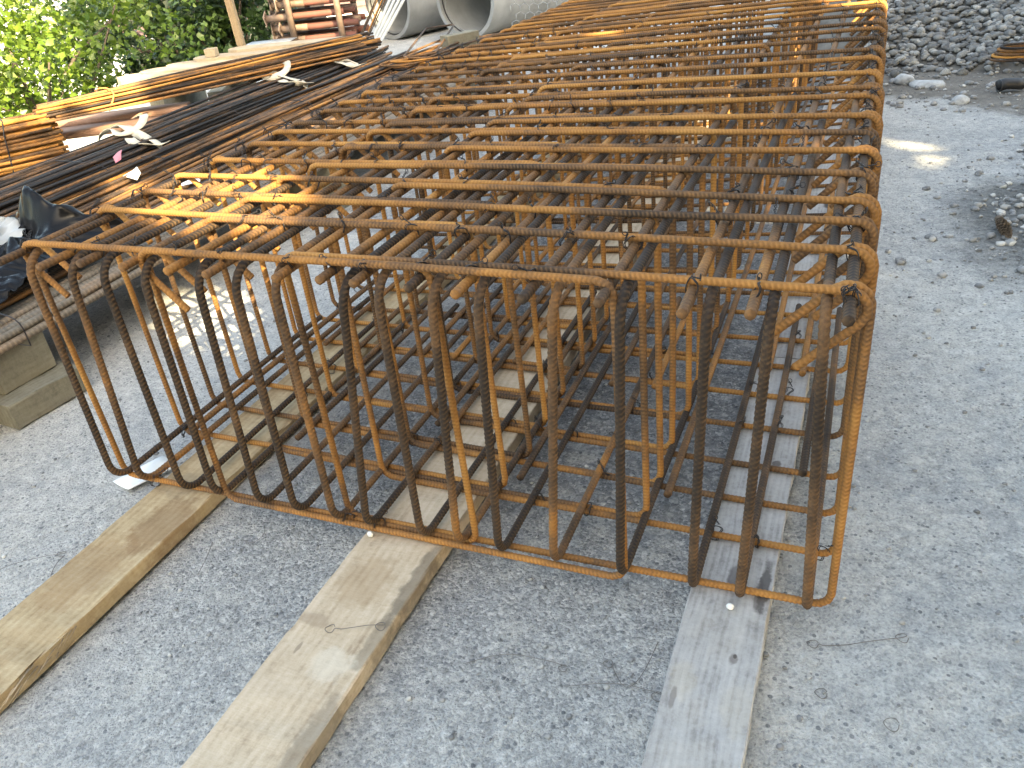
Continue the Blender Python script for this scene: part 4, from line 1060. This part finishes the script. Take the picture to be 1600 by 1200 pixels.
names = ['leftmost', 'second from the left', 'middle', 'second from the right', 'rightmost']
for k, u0 in enumerate(trees_u):
    rg = np.random.default_rng(200 + k); n = 9000 if k < 2 else 12000
    uu_ = u0 + rg.uniform(-1.95, 1.95, n); ww_ = 8 + rg.uniform(-1.3, 1.3, n)
    ztop_ = 8.25 + 0.2 * (vnoise(uu_ * 2.2, ww_ * .5, 7) - .5) + np.clip((uu_ - .95) / .4, 0, 1) * (1.55 + .3 * (vnoise(uu_ * 1.3, ww_ * .5, 8) - .5)) + np.clip((uu_ - 2.2) / .5, 0, 1) * 2.6 + np.clip((uu_ - 3.2) / .6, 0, 1) * 3.2
    zz_ = 1.0 + (ztop_ - 1.0) * rg.random(n) ** .85
    C = np.stack([wv[0] * ww_ + hv[0] * uu_, wv[1] * ww_ + hv[1] * uu_, zz_], -1)
    keep = np.ones(n, bool)
    for (pt, r_) in holes:  # leaves left out along these sun rays to place the light spots
        d = C - np.array(pt); tt = d @ S3; q = np.linalg.norm(d - tt[:, None] * S3, axis=1); keep &= q > r_ + .17
    C = C[keep]
    bx, by = wv * 8 + hv * u0
    t = thing('shade_tree', 'unseen leafy tree behind the camera shaped to shade the yard, %s of the row' % names[k], 'tree', (bx, by, 0), 0, 'trees behind the camera')
    C = C - (bx, by, 0)
    obj('crown', leaves_mesh('crown', C, .34, rg), M['leaf_shade'], t)
    obj('trunk', mesh('trunk', *tube([(0, 0, -.1), (.05, 0, 3), (0, .08, 6.5)], .17, 9, taper=(1.2, .3))), M['bark'], t)
# taller unseen tree added behind that row, crown placed to shade the background foliage
rg = np.random.default_rng(300); n = 9000
uu_ = rg.uniform(1.25, 3.3, n); ww_ = 9.5 + rg.uniform(-1.2, 1.2, n); zz_ = rg.uniform(12.1, 19.5, n)
C = np.stack([wv[0] * ww_ + hv[0] * uu_, wv[1] * ww_ + hv[1] * uu_, zz_], -1)
bx, by = wv * 9.5 + hv * 2.0
t = thing('added_shade_tree', 'unseen tall tree added behind the camera to darken the background foliage', 'tree', (bx, by, 0))
obj('crown', leaves_mesh('crown', C - (bx, by, 0), .34, rg), M['leaf_shade'], t)
obj('trunk', mesh('trunk', *tube([(0, 0, -.1), (.1, 0, 6), (0, .08, 16)], .22, 9, taper=(1.2, .3))), M['bark'], t)
